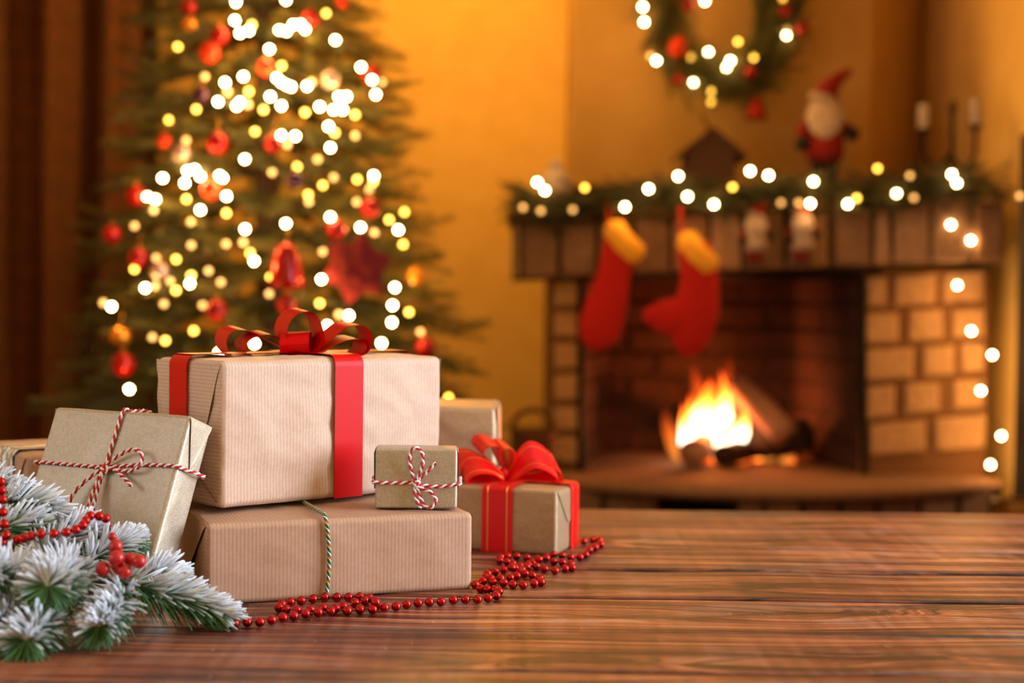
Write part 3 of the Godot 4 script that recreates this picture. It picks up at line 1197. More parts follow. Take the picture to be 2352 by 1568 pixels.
func light_string(called: String, label: String, pts: Array, cls: Array, wire: Array, bulbs: Array) -> void:
	var o := thing(called, label, "string lights", Transform3D(Basis.IDENTITY, pts[0]))
	for i in pts.size():
		share(o, "bulb", bulbs[cls[i] - 1], Transform3D(Basis(Vector3(0, 0, 1), rng.randf_range(-1.2, 1.2)), pts[i] - o.position))
		if cls[i] == 3:
			lamp_in(o, pts[i] - o.position, Color(1.0, 0.66, 0.26), BULB_ENERGY, 0.005)
	for w in wire:
		var mb := MB.new()
		mb.tube(w, 0.0012, 4)
		part(o, "wire", mb, M.green_wire)

# picture places of lit bulbs in the tree: white ones, yellow ones, dim ones (in a view of it enlarged 1.7045 times from x = 80)
const TREE_WHITE := [[787, 8], [983, 0], [783, 80], [838, 120], [803, 130], [957, 118], [985, 122], [1012, 97], [1040, 95], [1058, 115], [918, 193], [1177, 157], [1277, 263], [1320, 313], [1335, 370], [816, 300], [745, 323], [947, 305], [965, 322], [985, 333], [1003, 340], [1066, 337], [718, 398], [790, 415], [803, 400], [922, 378], [965, 415], [1115, 418], [1190, 378], [1220, 378], [1170, 430], [1205, 430], [1150, 495], [1020, 533], [965, 530], [1157, 578], [500, 697], [598, 668], [628, 662], [648, 690], [587, 717], [723, 688], [735, 697], [750, 768], [472, 780], [440, 770], [648, 822], [822, 623], [983, 875], [823, 897], [1157, 850], [1275, 890], [1423, 900], [1327, 688], [858, 1022], [1122, 1093], [607, 1110], [432, 1127], [1410, 1125], [1400, 1195], [1398, 1262], [1229, 1235], [1357, 1343], [300, 1200], [370, 1523], [1145, 1275], [860, 1345], [720, 1382]]
const TREE_YELLOW := [[850, 97], [605, 90], [560, 183], [1140, 52], [966, 257], [838, 358], [632, 428], [895, 430], [1058, 440], [525, 470], [1255, 450], [862, 515], [1027, 653], [1127, 725], [1070, 762], [1262, 703], [1447, 830], [1442, 957], [843, 990], [553, 1015], [390, 1053], [390, 1008], [593, 780], [750, 835], [552, 1137], [612, 1078], [923, 1085], [622, 1295], [511, 1333], [1115, 1187], [1465, 1222], [330, 1320], [1387, 860], [1325, 712], [1175, 520], [1620, 1556]]
const TREE_DIM := [[665, 300], [930, 675], [1170, 695], [1260, 790], [1310, 742], [1073, 790], [748, 955], [1127, 985], [475, 1010], [475, 1120], [530, 1100], [728, 1105], [657, 1195], [680, 1060], [1190, 1230], [1107, 625], [988, 568], [592, 550], [390, 885], [465, 825], [610, 870], [612, 960], [815, 950], [1330, 910], [1360, 322], [1085, 320], [268, 1185], [460, 1320], [918, 1150], [505, 1190], [1480, 1100], [1255, 532], [755, 360], [835, 410], [1510, 1300]]

func make_lights() -> void:
	var bulbs := [bulb_mesh(M.bulb1), bulb_mesh(M.bulb2), bulb_mesh(M.bulb3)]
	var pts := []
	var cls := []
	var c := 3
	for l in [TREE_WHITE, TREE_YELLOW, TREE_DIM]:
		for q in l:
			pts.append(on_tree(80 + q[0] / 1.7045, q[1] / 1.7045, 1.10 if c == 3 else 1.06))
			cls.append(c)
		c -= 1
	# the wire winds round the tree
	var w := []
	for k in 420:
		var t := k / 419.0
		var y := 0.5 + 1.85 * t
		var a := t * TAU * 11.0
		w.append(tree_axis(y) + Vector3(cos(a), 0, sin(a)) * tree_r(y) * 0.98)
	light_string("tree_lights", "string of warm white fairy lights wound round the Christmas tree", pts, cls, [w], bulbs)
	pts = []
	cls = []
	for q in [[707, 30, 3], [713, 95, 3], [975, 5, 3], [1327, 153, 3], [766, 262, 3], [990, 225, 3], [1085, 262, 3], [1068, 292, 3], [926, 357, 3], [1310, -6, 2], [860, 190, 2], [915, 247, 2], [1118, 180, 2], [1185, 248, 2], [1003, 395, 2], [1002, 440, 2], [740, 240, 1], [1330, 128, 1]]:
		pts.append(P(1100 + q[0] / 1.8786, q[1] / 1.8786, 4.29))
		cls.append(q[2])
	w = []
	for k in 61:
		var a := TAU * k / 60.0
		w.append(wreath_at(a, 1.0) + Vector3(0, 0, 0.06))
	light_string("wreath_lights", "string of warm white fairy lights wound round the wreath", pts, cls, [w], bulbs)
	pts = []
	cls = []
	for q in [[252, 787, 3], [285, 822, 3], [860, 760, 3], [732, 815, 3], [900, 848, 3], [1014, 882, 3], [1170, 738, 3], [1250, 757, 3], [630, 893, 3], [1443, 783, 3], [1430, 878, 3], [1592, 880, 3], [1802, 835, 3], [2040, 752, 3], [2062, 790, 3], [457, 810, 2], [1094, 807, 2], [1630, 855, 2], [1720, 727, 2], [190, 895, 1], [267, 910, 1], [405, 905, 1], [1303, 875, 1], [1380, 875, 1], [1860, 758, 1], [1877, 853, 1]]:
		pts.append(P(1100 + q[0] / 1.8786, q[1] / 1.8786, 3.90))
		cls.append(q[2])
	var so := pts.duplicate()
	so.sort_custom(func(a, b): return a.x < b.x)
	light_string("mantel_lights", "string of warm white fairy lights tangled in the mantel garland", pts, cls, [curve(so, 3)], bulbs)
	pts = []
	cls = []
	for q in [[2184, 516], [2230, 552], [2199, 655], [2231, 760], [2279, 815], [2253, 897], [2300, 1001], [2275, 1067]]:
		pts.append(P(q[0], q[1], 4.03))
		cls.append(3)
	pts.append(P(2343, 450, 3.66))
	cls.append(1)
	w = [P(2170, 430, 3.95)] + pts.slice(0, 8) + [P(2280, 1150, 3.95)]
	light_string("hanging_lights", "string of warm white fairy lights hanging down the brick side of the fireplace", pts, cls, [curve(w, 4)], bulbs)

# ---------------------------------------------------------------- ornaments
func bauble(label: String, px: float, py: float, rpx: float, m: Material, out := 1.06, group := "baubles on the tree") -> void:
	var at := on_tree(80 + px / 1.7045, py / 1.7045, out)
	make_ball(label, at, rpx / 1.7045 * -at.z / F, m, group)

func make_ball(label: String, at: Vector3, r: float, m: Material, group: String) -> void:
	var o := thing("bauble", label, "bauble", Transform3D(Basis.IDENTITY, at - Vector3(0, r, 0)), group)
	var mb := MB.new()
	mb.ball(at, r, 18)
	part(o, "glass_ball", mb, m)
	mb = MB.new()
	mb.lathe([Vector2(0, 0.97 * r), Vector2(0.25 * r, 0.97 * r), Vector2(0.24 * r, 1.22 * r), Vector2(0, 1.22 * r)], at, 10)
	part(o, "cap", mb, M.brass)
	mb = MB.new()
	mb.tube([at + Vector3(0, 1.2 * r, 0), at + Vector3(0, 1.2 * r + 0.03, -0.02)], 0.0008, 4)
	part(o, "hanging_loop", mb, M.brass)

func make_ornaments() -> void:
	var red: Material = M.ball_red
	var og: Material = M.ball_orange
	var tr := " hanging on the Christmas tree"
	for q in [
			["orange red bauble high on the tree's curtain side, topmost of that side", 683, 205, 42, og], ["orange red bauble near the tree's middle, high up among white lights", 905, 265, 34, og],
			["bright red bauble behind a pair of bulbs at the tree's upper wall side", 1318, 295, 40, red], ["small orange bauble beside the curtain, above the bright red one", 508, 552, 28, og],
			["bright red bauble on the tree's curtain edge halfway up", 395, 768, 42, red], ["deep red bauble on the tree's curtain edge, below the bright red one", 300, 918, 38, red],
			["red bauble partly behind two orange bulbs low on the curtain side", 405, 1010, 40, red], ["coral bauble in the tree's middle beside the pair of white bulbs", 690, 742, 40, og],
			["dark red bauble above the poinsettia on the tree's wall side", 1312, 815, 40, red], ["dark red bauble low in the tree behind the left loops of the big bow", 712, 1215, 44, red],
			["dark red bauble low on the curtain side, lowest of the red ones", 345, 1425, 48, red], ["dark red bauble by the wall at the height of the big bow", 1528, 1362, 42, red],
			["gold bauble low on the tree's curtain side beside a yellow bulb", 335, 1318, 40, M.ball_gold], ["red bauble near the top of the picture beside the bright cluster", 1082, 70, 34, red],
			["dark red bauble at the top curtain side of the tree", 600, 25, 34, red], ["dark red bauble high in the tree's shade between two lights", 722, 140, 36, red],
			["orange bauble at the very top of the picture", 1205, 6, 28, og], ["dark red bauble between the long red ornament and the big bow", 985, 1192, 40, red],
			["dark red bauble in the middle of the tree above the single cream bulb", 715, 560, 42, red], ["red bauble right of the tree's middle under the twin bulbs", 935, 562, 36, red],
			["purple bauble at the very centre of the tree", 1018, 705, 36, M.ball_purple], ["purple bauble high on the curtain side by two white bulbs", 650, 372, 34, M.ball_purple],
			["grey violet bauble low on the curtain side among cream bulbs", 490, 1062, 36, M.ball_silver], ["silver grey bauble in the needles above the bright four-bulb cluster", 575, 600, 36, M.ball_silver],
			["rosy silver bauble in the upper tree on the wall side", 1155, 312, 36, M.ball_silver], ["gold bauble glowing low at the tree's wall side edge", 1490, 1085, 38, M.ball_gold],
			["gold bauble at the top curtain side beside the dark red one", 605, 95, 30, M.ball_gold], ["dark red bauble on the wall side between the poinsettia and the edge", 1180, 900, 40, red]]:
		bauble(q[0], q[1], q[2], q[3], q[4])
	# long red ornament and the poinsettia
	var at := on_tree(80 + 985 / 1.7045, 1035 / 1.7045, 1.08)
	var o := thing("bell_ornament", "long bright red bell-shaped ornament hanging in the middle of the tree", "ornament", Transform3D(Basis.IDENTITY, at - Vector3(0, 0.06, 0)))
	var mb := MB.new()
	mb.lathe([Vector2(0, -0.055), Vector2(0.040, -0.05), Vector2(0.037, -0.03), Vector2(0.032, 0.0), Vector2(0.026, 0.03), Vector2(0.012, 0.045), Vector2(0, 0.048)], at, 18)
	part(o, "bell", mb, M.ball_red)
	mb = MB.new()
	mb.ball(at + Vector3(0, -0.06, 0.0), 0.010, 10)
	part(o, "clapper", mb, M.brass)
	mb = MB.new()
	mb.tube([at + Vector3(0, 0.045, 0), at + Vector3(0, 0.08, -0.02)], 0.001, 4)
	part(o, "hanging_loop", mb, M.brass)
	at = on_tree(80 + 1262 / 1.7045, 1050 / 1.7045, 1.12)
	o = thing("poinsettia", "large dark red fabric poinsettia flower fixed to the tree's wall side", "flower", Transform3D(Basis.IDENTITY, at))
	for k in 11:
		var outer := k < 6
		var a := TAU * k / 6.0 + 0.3 if outer else TAU * k / 5.0
		var l := 0.084 if outer else 0.055
		var d := Vector3(cos(a), sin(a), 0.25 if outer else 0.6).normalized()
		var s := d.cross(Vector3(0, 0, 1)).normalized()
		var nrm := s.cross(d).normalized()
		var rows := []
		for side in [1.0, -1.0]:
			rows = []
			for i in 9:
				var t := i / 8.0
				var hw := 0.032 * sin(PI * pow(t, 0.8)) * (1.0 if outer else 0.7)
				var row := PackedVector3Array()
				for j in 5:
					var u := j / 2.0 - 1.0
					row.append(at + d * l * t + s * hw * u + nrm * (0.008 * (1.0 - u * u) * sin(PI * t) + 0.0006 * side - 0.02 * t * t + 0.012) + Vector3(0, 0, 0.01 if not outer else 0.0))
				rows.append(row)
			if mb == null or side == 1.0: mb = MB.new()
			mb.grid(rows, at + d * l * 0.5 - nrm * side * 1.0)
		part(o, "petal", mb, M.petal)
	mb = MB.new()
	for k in 6:
		mb.ball(at + Vector3(cos(k * 1.05) * 0.007, sin(k * 1.05) * 0.007, 0.026), 0.0045, 8)
	part(o, "flower_centre", mb, M.plush_gold)

func wreath_at(a: float, s: float) -> Vector3:
	var c := P(1655, 36, 4.36)
	return c + Vector3(cos(a) * 0.172 * s, sin(a) * 0.20 * s, 0)

func make_wreath() -> void:
	var o := thing("wreath", "green fir wreath with lights and red balls hanging on the chimney breast", "wreath", Transform3D(Basis.IDENTITY, P(1655, 36, 4.36)))
	var ring := []
	for k in 49: ring.append(wreath_at(TAU * k / 48.0, 1.0))
	var mb := MB.new()
	mb.tube(ring, 0.014, 8, 1.0, Vector3.ZERO, null, false)
	part(o, "wreath_ring", mb, M.bark)
	var at := []
	var tint := []
	for k in 720:
		var a := rng.randf() * TAU
		var r := Vector3(cos(a), sin(a), 0)
		var tan := Vector3(-sin(a), cos(a), 0)
		var d := tan * 0.9 + r * rng.randf_range(-0.8, 1.0) + Vector3(0, 0, rng.randf_range(-0.1, 0.8))
		at.append(aim(d, wreath_at(a, rng.randf_range(0.68, 1.24)) - o.position + Vector3(0, 0, rng.randf_range(0, 0.05)), rng.randf_range(0.75, 1.15)))
		tint.append(green() * 0.8)
	scatter(o, "needles", twig_mesh(0.10, 46, 0.026, 0.0011), at, tint)
	for q in [["bright red ball glowing beside a bulb on the wreath's tree side", 862, 205, 46, M.ball_orange], ["dark red ball on the wreath's inner edge above the gnome's side", 1172, 312, 28, M.ball_red], ["small dark red ball low on the wreath above the little house", 862, 345, 26, M.ball_red],
			["dark red ball at the top of the wreath's candle side", 1320, 40, 34, M.ball_red], ["red ball on the wreath's outer edge next to the lit patch of wall", 1393, 118, 30, M.ball_red], ["dark red ball on the wreath's inner edge at the top of the picture", 905, 22, 28, M.ball_red]]:
		var p := P(1100 + q[1] / 1.8786, q[2] / 1.8786, 4.29)
		make_ball(q[0], p, q[3] / 1.8786 * 4.29 / F, q[4], "red balls on the wreath")
	var p := P(1100 + 1195 / 1.8786, 470 / 1.8786, 4.30)
	o = thing("bell_ornament", "red fabric bell hanging below the wreath on the gnome's side", "ornament", Transform3D(Basis.IDENTITY, p - Vector3(0, 0.035, 0)))
	mb = MB.new()
	mb.lathe([Vector2(0, -0.03), Vector2(0.036, -0.032), Vector2(0.034, -0.02), Vector2(0.024, 0.0), Vector2(0.018, 0.02), Vector2(0.006, 0.034), Vector2(0, 0.036)], p, 16)
	part(o, "bell", mb, M.ball_red)
	mb = MB.new()
	mb.tube([p + Vector3(0, 0.034, 0), p + Vector3(-0.02, 0.09, -0.01)], 0.0015, 5)
	part(o, "hanging_loop", mb, M.felt_red)

func make_mantel() -> void:
	# garland
	var line := []
	for q in [[1205, 462], [1260, 470], [1330, 466], [1410, 452], [1480, 448], [1560, 440], [1640, 452], [1720, 440], [1800, 438], [1880, 432], [1960, 438], [2040, 434], [2120, 426], [2200, 420], [2275, 420]]:
		line.append(P(q[0], q[1], 3.96))
	var cv := curve(line, 6)
	var o := thing("garland", "long green fir garland lying along the stone mantel shelf", "garland", Transform3D(Basis.IDENTITY, line[7]))
	var mb := MB.new()
	mb.tube(cv, 0.006, 6)
	part(o, "garland_stem", mb, M.bark)
	var at := []
	var tint := []
	for k in 800:
		var i := rng.randi_range(1, cv.size() - 2)
		var tan: Vector3 = (cv[i + 1] - cv[i - 1]).normalized()
		var d := tan * (0.9 if rng.randf() < 0.5 else -0.9) + Vector3(0, rng.randf_range(-0.7, 0.6), rng.randf_range(-0.5, 0.8))
		at.append(aim(d, cv[i] - o.position + Vector3(0, rng.randf_range(-0.03, 0.02), rng.randf_range(-0.03, 0.025)), rng.randf_range(0.6, 0.95)))
		tint.append(green() * 0.42)
	scatter(o, "needles", twig_mesh(0.10, 46, 0.026, 0.0011), at, tint)
	# things standing on the shelf
	var ys := P(1700, 466, 4.0).y + 0.012
	var z := 4.18
	var b := P(1275, 430, z)
	o = thing("cone_figurine", "small white cone-shaped figurine at the tree end of the mantel", "figurine", Transform3D(Basis.IDENTITY, Vector3(b.x, P(1275, 482, z).y, b.z)))
	var hh := P(1275, 365, z).y - o.position.y
	mb = MB.new()
	mb.lathe([Vector2(0, 0), Vector2(0.046, 0), Vector2(0.048, 0.008), Vector2(0.047, hh * 0.35), Vector2(0.041, hh * 0.60), Vector2(0.030, hh * 0.76), Vector2(0.0, hh * 0.82)], o.position, 18)
	part(o, "robe", mb, M.ceramic)
	mb = MB.new()
	mb.ball(o.position + Vector3(0, hh * 0.86, 0), hh * 0.14, 14)
	part(o, "head", mb, M.ceramic)
	# little wooden house
	b = P(1625, 430, z)
	var y0 := P(1625, 468, z).y
	o = thing("wooden_house", "little dark wooden house with a pointed roof behind the mantel garland", "ornament", Transform3D(Basis.IDENTITY, Vector3(b.x, y0, b.z)))
	var xa := P(1572, 400, z).x
	var xb := P(1684, 400, z).x
	var ye := P(1620, 350, z).y
	var ya := P(1620, 296, z).y
	mb = MB.new()
	mb.box(Vector3(xa, y0, -z - 0.08), Vector3(xb, ye, -z + 0.05), 0.003)
	var body := part(o, "house_wall", mb, M.house)
	mb = MB.new()
	mb.box(Vector3((xa + xb) / 2 - 0.016, y0 + 0.01, -z + 0.05), Vector3((xa + xb) / 2 + 0.016, y0 + 0.065, -z + 0.054), 0.001)
	part(body, "house_door", mb, M.felt_dark)
	for s in [-1.0, 1.0]:
		mb = MB.new()
		var xm := (xa + xb) / 2
		var xe: float = xm + s * (xb - xm + 0.028)
		mb.block([Vector3(xm, ya, -z + 0.075), Vector3(xe, ye - 0.012, -z + 0.075), Vector3(xe, ye - 0.026, -z + 0.075), Vector3(xm, ya - 0.016, -z + 0.075)], Vector3(0, 0, -0.18), 0.001)
		part(o, "roof", mb, M.house)
	mb = MB.new()
	mb.block([Vector3(xa, ye - 0.002, -z + 0.05), Vector3(xb, ye - 0.002, -z + 0.05), Vector3((xa + xb) / 2 + 0.004, ya - 0.02, -z + 0.05), Vector3((xa + xb) / 2 - 0.004, ya - 0.02, -z + 0.05)], Vector3(0, 0, -0.12), 0.001)
	part(o, "gable", mb, M.house)
	mb = MB.new()
	mb.tube([Vector3((xa + xb) / 2, ya - 0.005, -z), P(1612, 262, z)], 0.004, 6)
	part(o, "hanging_cord", mb, M.house)
	gnome("gnome_doll", "gnome doll with a tall red hat and white beard standing on the mantel", Transform3D(Basis.IDENTITY, Vector3.ZERO), 1892, 432, 4.16, 1.0)
	# candelabra
	b = P(2185, 425, z)
	y0 = P(2185, 455, z).y
	o = thing("candelabra", "dark iron candelabra with curled arms on the far end of the mantel", "candelabra", Transform3D(Basis.IDENTITY, Vector3(b.x, y0, b.z)))
	mb = MB.new()
	mb.lathe([Vector2(0, 0), Vector2(0.05, 0), Vector2(0.045, 0.012), Vector2(0.012, 0.025), Vector2(0.008, 0.05), Vector2(0.007, P(2185, 262, z).y - y0), Vector2(0.012, P(2185, 252, z).y - y0), Vector2(0.004, P(2185, 230, z).y - y0), Vector2(0, P(2185, 226, z).y - y0)], o.position, 14)
	part(o, "stem", mb, M.iron)
	var k := 0
	for q in [[2121, 292, 240], [2240, 283, 226]]:
		mb = MB.new()
		var cup := P(q[0], q[1] + 14, z)
		var pts := [P(2183, 352, z), P((2183 + q[0]) / 2.0, 388, z), P(lerpf(2183, q[0], 0.95), 360, z), P(q[0], 326, z), cup]
		mb.tube(curve(pts, 6), 0.0055, 8)
		mb.lathe([Vector2(0, -0.004), Vector2(0.012, 0.0), Vector2(0.022, 0.010), Vector2(0.021, 0.012), Vector2(0.012, 0.006), Vector2(0, 0.005)], cup, 14)
		part(o, "arm", mb, M.iron)
		var cd := thing("candle", ["unlit white candle on the candelabra arm nearer the gnome", "unlit white candle on the candelabra arm nearer the black cabinet"][k], "candle", Transform3D(Basis.IDENTITY, cup + Vector3(0, 0.007, 0)), "candles in the candelabra")
		mb = MB.new()
		var hc := P(q[0], q[2], z).y - cup.y - 0.007
		mb.lathe([Vector2(0, 0), Vector2(0.0165, 0), Vector2(0.0165, hc - 0.004), Vector2(0.013, hc), Vector2(0, hc - 0.003)], cd.position, 16)
		part(cd, "wax", mb, M.wax)
		mb = MB.new()
		mb.tube([cd.position + Vector3(0, hc - 0.004, 0), cd.position + Vector3(0.001, hc + 0.01, 0)], 0.001, 5)
		part(cd, "wick", mb, M.felt_dark)
		k += 1
	# stockings
	stocking("long red Christmas stocking with a gold plush cuff nearest the tree", [[1428, 548, 40], [1420, 590, 40], [1410, 630, 38], [1398, 680, 46], [1382, 740, 50], [1376, 782, 42], [1378, 806, 14]], [], [[1398, 512], [1470, 596]], [1396, 500], 3.92)
	stocking("wide red Christmas stocking with a gold plush cuff hanging before the firebox", [[1592, 566, 40], [1604, 610, 42], [1606, 660, 46], [1598, 720, 52], [1584, 784, 42], [1578, 818, 16]], [[1600, 735, 40], [1550, 728, 46], [1505, 725, 30], [1476, 722, 10]], [[1566, 536], [1640, 622]], [1562, 512], 3.92)
	gnome("gnome_ornament", "small red-hatted felt gnome hanging from the mantel nearer the stockings", Transform3D.IDENTITY, 1735, 612, 3.95, 0.55)
	gnome("gnome_ornament", "small red-hatted felt gnome hanging from the mantel nearer the brick pier", Transform3D.IDENTITY, 1842, 610, 3.95, 0.55)

func gnome(called: String, label: String, _t: Transform3D, px: float, py: float, z: float, s: float) -> void:
	var b := P(px, py, z)
	var o := thing(called, label, "ornament" if s < 1.0 else "doll", Transform3D(Basis.IDENTITY, b))
	var u := s * 0.001 * 4.0 / 3.0         # one unit is one picture pixel of the tall doll
	var mb := MB.new()
	for d in [-1.0, 1.0]:
		mb = MB.new()
		mb.tube([b + Vector3(d * 16, 70, 0) * u, b + Vector3(d * 15, 40, 0) * u, b + Vector3(d * 15, 12, 0) * u], [16 * u, 13 * u, 12 * u], 10)
		part(o, "leg", mb, M.felt_dark if s == 1.0 else M.felt_gnome)
		mb = MB.new()
		mb.ball(b + Vector3(d * 18, 8, 12) * u, 15 * u, 12, 0.9, 0.7, 1.4)
		part(o, "boot", mb, M.felt_dark)
	mb = MB.new()
	mb.lathe([Vector2(0, 55) * u, Vector2(38, 58) * u, Vector2(44, 80) * u, Vector2(40, 120) * u, Vector2(26, 150) * u, Vector2(0, 158) * u], b, 16)
	part(o, "coat", mb, M.felt_gnome if s == 1.0 else M.plush_white)
	for d in [-1.0, 1.0]:
		mb = MB.new()
		var h := b + Vector3(d * 52, 100 if d < 0 else 122, 18) * u
		mb.tube([b + Vector3(d * 30, 140, 0) * u, b + Vector3(d * 52, 125, 8) * u, h], [14 * u, 13 * u, 12 * u], 10)
		part(o, "sleeve", mb, M.felt_gnome)
		mb = MB.new()
		mb.ball(h + Vector3(d * 2, -6, 4) * u, 17 * u, 12)
		part(o, "mitten", mb, M.felt_dark)
	mb = MB.new()
	mb.ball(b + Vector3(0, 172, 4) * u, 30 * u, 14)
	var hd := part(o, "head", mb, M.skin)
	mb = MB.new()
	mb.ball(b + Vector3(0, 166, 36) * u, 8 * u, 10)
	part(hd, "nose", mb, M.skin)
	mb = MB.new()
	for e in [-1.0, 1.0]: mb.ball(b + Vector3(e * 11, 178, 32) * u, 3.2 * u, 8)
	part(hd, "eyes", mb, M.felt_dark)
	mb = MB.new()
	mb.tube([b + Vector3(-2, 180, 10) * u, b + Vector3(-4, 155, 24) * u, b + Vector3(-6, 125, 32) * u, b + Vector3(-6, 100, 34) * u], [34 * u, 42 * u, 34 * u, 8 * u], 16, 0.6)
	part(o, "beard", mb, M.plush_white)
	mb = MB.new()
	var side := 1.0
	mb.tube(curve([b + Vector3(-2, 192, 0) * u, b + Vector3(6, 214, 0) * u, b + Vector3(20, 232, -2) * u, b + Vector3(40 * side, 248, -2) * u, b + Vector3(56 * side, 256, -2) * u], 3), [34 * u, 31 * u, 28 * u, 25 * u, 22 * u, 20 * u, 17 * u, 15 * u, 13 * u, 11 * u, 9 * u, 8 * u, 6 * u], 14)
	part(o, "hat", mb, M.felt_gnome)
	mb = MB.new()
	mb.tube([b + Vector3(-4, 186, 0) * u, b + Vector3(0, 198, 0) * u], [37 * u, 36 * u], 16)
	part(o, "hat_brim", mb, M.plush_white)
	if s < 1.0:
		mb = MB.new()
		mb.tube([b + Vector3(10, 222, 0) * u, b + Vector3(0, 330, 6) * u], 0.0012, 5)
		part(o, "hanging_cord", mb, M.felt_gnome)

func stocking(label: String, leg: Array, foot: Array, cuff: Array, hook: Array, z: float) -> void:
	var o := thing("christmas_stocking", label, "stocking", Transform3D(Basis.IDENTITY, P(leg[-1][0], leg[-1][1], z)), "stockings on the mantel")
	var mb := MB.new()
	for l in [leg, foot]:
		if l.is_empty(): continue
		var pts := []
		var rr := []
		for q in curve(l.map(func(e): return Vector3(e[0], e[1], e[2])), 4):
			pts.append(P(q.x, q.y, z))
			rr.append(q.z * z / F)
		mb.tube(pts, rr, 18, 0.36, Vector3.RIGHT)
	part(o, "sock", mb, M.felt_red)
	mb = MB.new()
	var a := P(cuff[0][0], cuff[0][1], z)
	var b := P(cuff[1][0], cuff[1][1], z)
	mb.tube([a, a.lerp(b, 0.12), a.lerp(b, 0.5) + Vector3(-0.004, -0.004, 0), a.lerp(b, 0.88), b], [0.010, 0.028, 0.032, 0.031, 0.012], 14, 1.1)
	part(o, "cuff", mb, M.plush_gold)
	mb = MB.new()
	mb.tube([a, P(hook[0], hook[1] - 30, z), P(hook[0], hook[1] - 40, z + 0.06)], 0.004, 6)
	part(o, "hanging_loop", mb, M.felt_red)

# ---------------------------------------------------------------- table
func make_table() -> void:
	var o := thing("wooden_table", "rustic table of wide stained wooden planks that carries all the presents", "table", Transform3D(Basis.IDENTITY, Vector3(0, 0, -1.5)))
	var cuts := [2.05]
	for y in [1212, 1260, 1311, 1376, 1455, 1546]:
		cuts.append(-on_y(1700, y, TOP).z)
	cuts.append(1.03)
	cuts.append(0.93)
	var gaps := [0.0, 0.0030, 0.0040, 0.0150, 0.0110, 0.0024, 0.0040, 0.002, 0.0]
	var wob := noise(91, 2.2, 3)
	for k in cuts.size() - 1:
		var zb: float = -cuts[k]
		var zf: float = -cuts[k + 1]
		var dz := rng.randf_range(-0.0004, 0.0004)
		var NX := 120
		var rows := []
		# section: back bottom, back edge, top (with worn, wavy edges), front edge, front bottom
		for r in 9: rows.append(PackedVector3Array())
		for i in NX + 1:
			var x := -1.35 + 2.7 * i / NX
			var eb: float = zb + gaps[k] / 2 * (0.75 + 0.25 * clampf(x * 3.0, -1.5, 2.0) + 1.0 * wob.get_noise_2d(x * 1.5, k * 7.0)) + 0.0006
			var ef: float = zf - gaps[k + 1] / 2 * (0.75 + 0.25 * clampf(x * 3.0, -1.5, 2.0) + 1.0 * wob.get_noise_2d(x * 1.5, k * 7.0 + 3.0)) - 0.0006
			var y := TOP + dz + 0.0006 * wob.get_noise_2d(x, k * 5.0)
			if k == 0: eb = zb
			rows[0].append(Vector3(x, TOP - 0.04, eb))
			rows[1].append(Vector3(x, y - 0.003, eb))
			rows[2].append(Vector3(x, y - 0.0008, eb + 0.0008))
			rows[3].append(Vector3(x, y, eb + 0.003))
			rows[4].append(Vector3(x, y, (eb + ef) / 2))
			rows[5].append(Vector3(x, y, ef - 0.003))
			rows[6].append(Vector3(x, y - 0.0008, ef - 0.0008))
			rows[7].append(Vector3(x, y - 0.003, ef))
			rows[8].append(Vector3(x, TOP - 0.04, ef))
		var mb := MB.new()
		mb.grid(rows, Vector3(0, TOP - 0.03, (zb + zf) / 2))
		for i in mb.uv.size():     # along and across the plank
			mb.uv[i] = Vector2((mb.v[i].x + 0.75) / 1.5 * (1.0 if k % 3 else -1.0), inverse_lerp(zb, zf, mb.v[i].z))
		for e in [0, NX]:
			mb.quad(rows[0][e], rows[2][e], rows[6][e], rows[8][e], Vector3(0, TOP, (zb + zf) / 2))
		part(o, "plank", mb, M.woods[[3, 0, 4, 7, 2, 1, 5, 6][k % 8]])
	for x in [-1.2, 1.2]:
		for z in [-1.0, -1.95]:
			var mb := MB.new()
			mb.box(Vector3(x - 0.04, 0, z - 0.04), Vector3(x + 0.04, TOP - 0.04, z + 0.04), 0.004)
			part(o, "leg", mb, M.dark_wood)
	for z in [-1.0, -1.95]:
		var mb := MB.new()
		mb.box(Vector3(-1.16, TOP - 0.13, z - 0.012), Vector3(1.16, TOP - 0.04, z + 0.012), 0.002)
		part(o, "apron", mb, M.dark_wood)

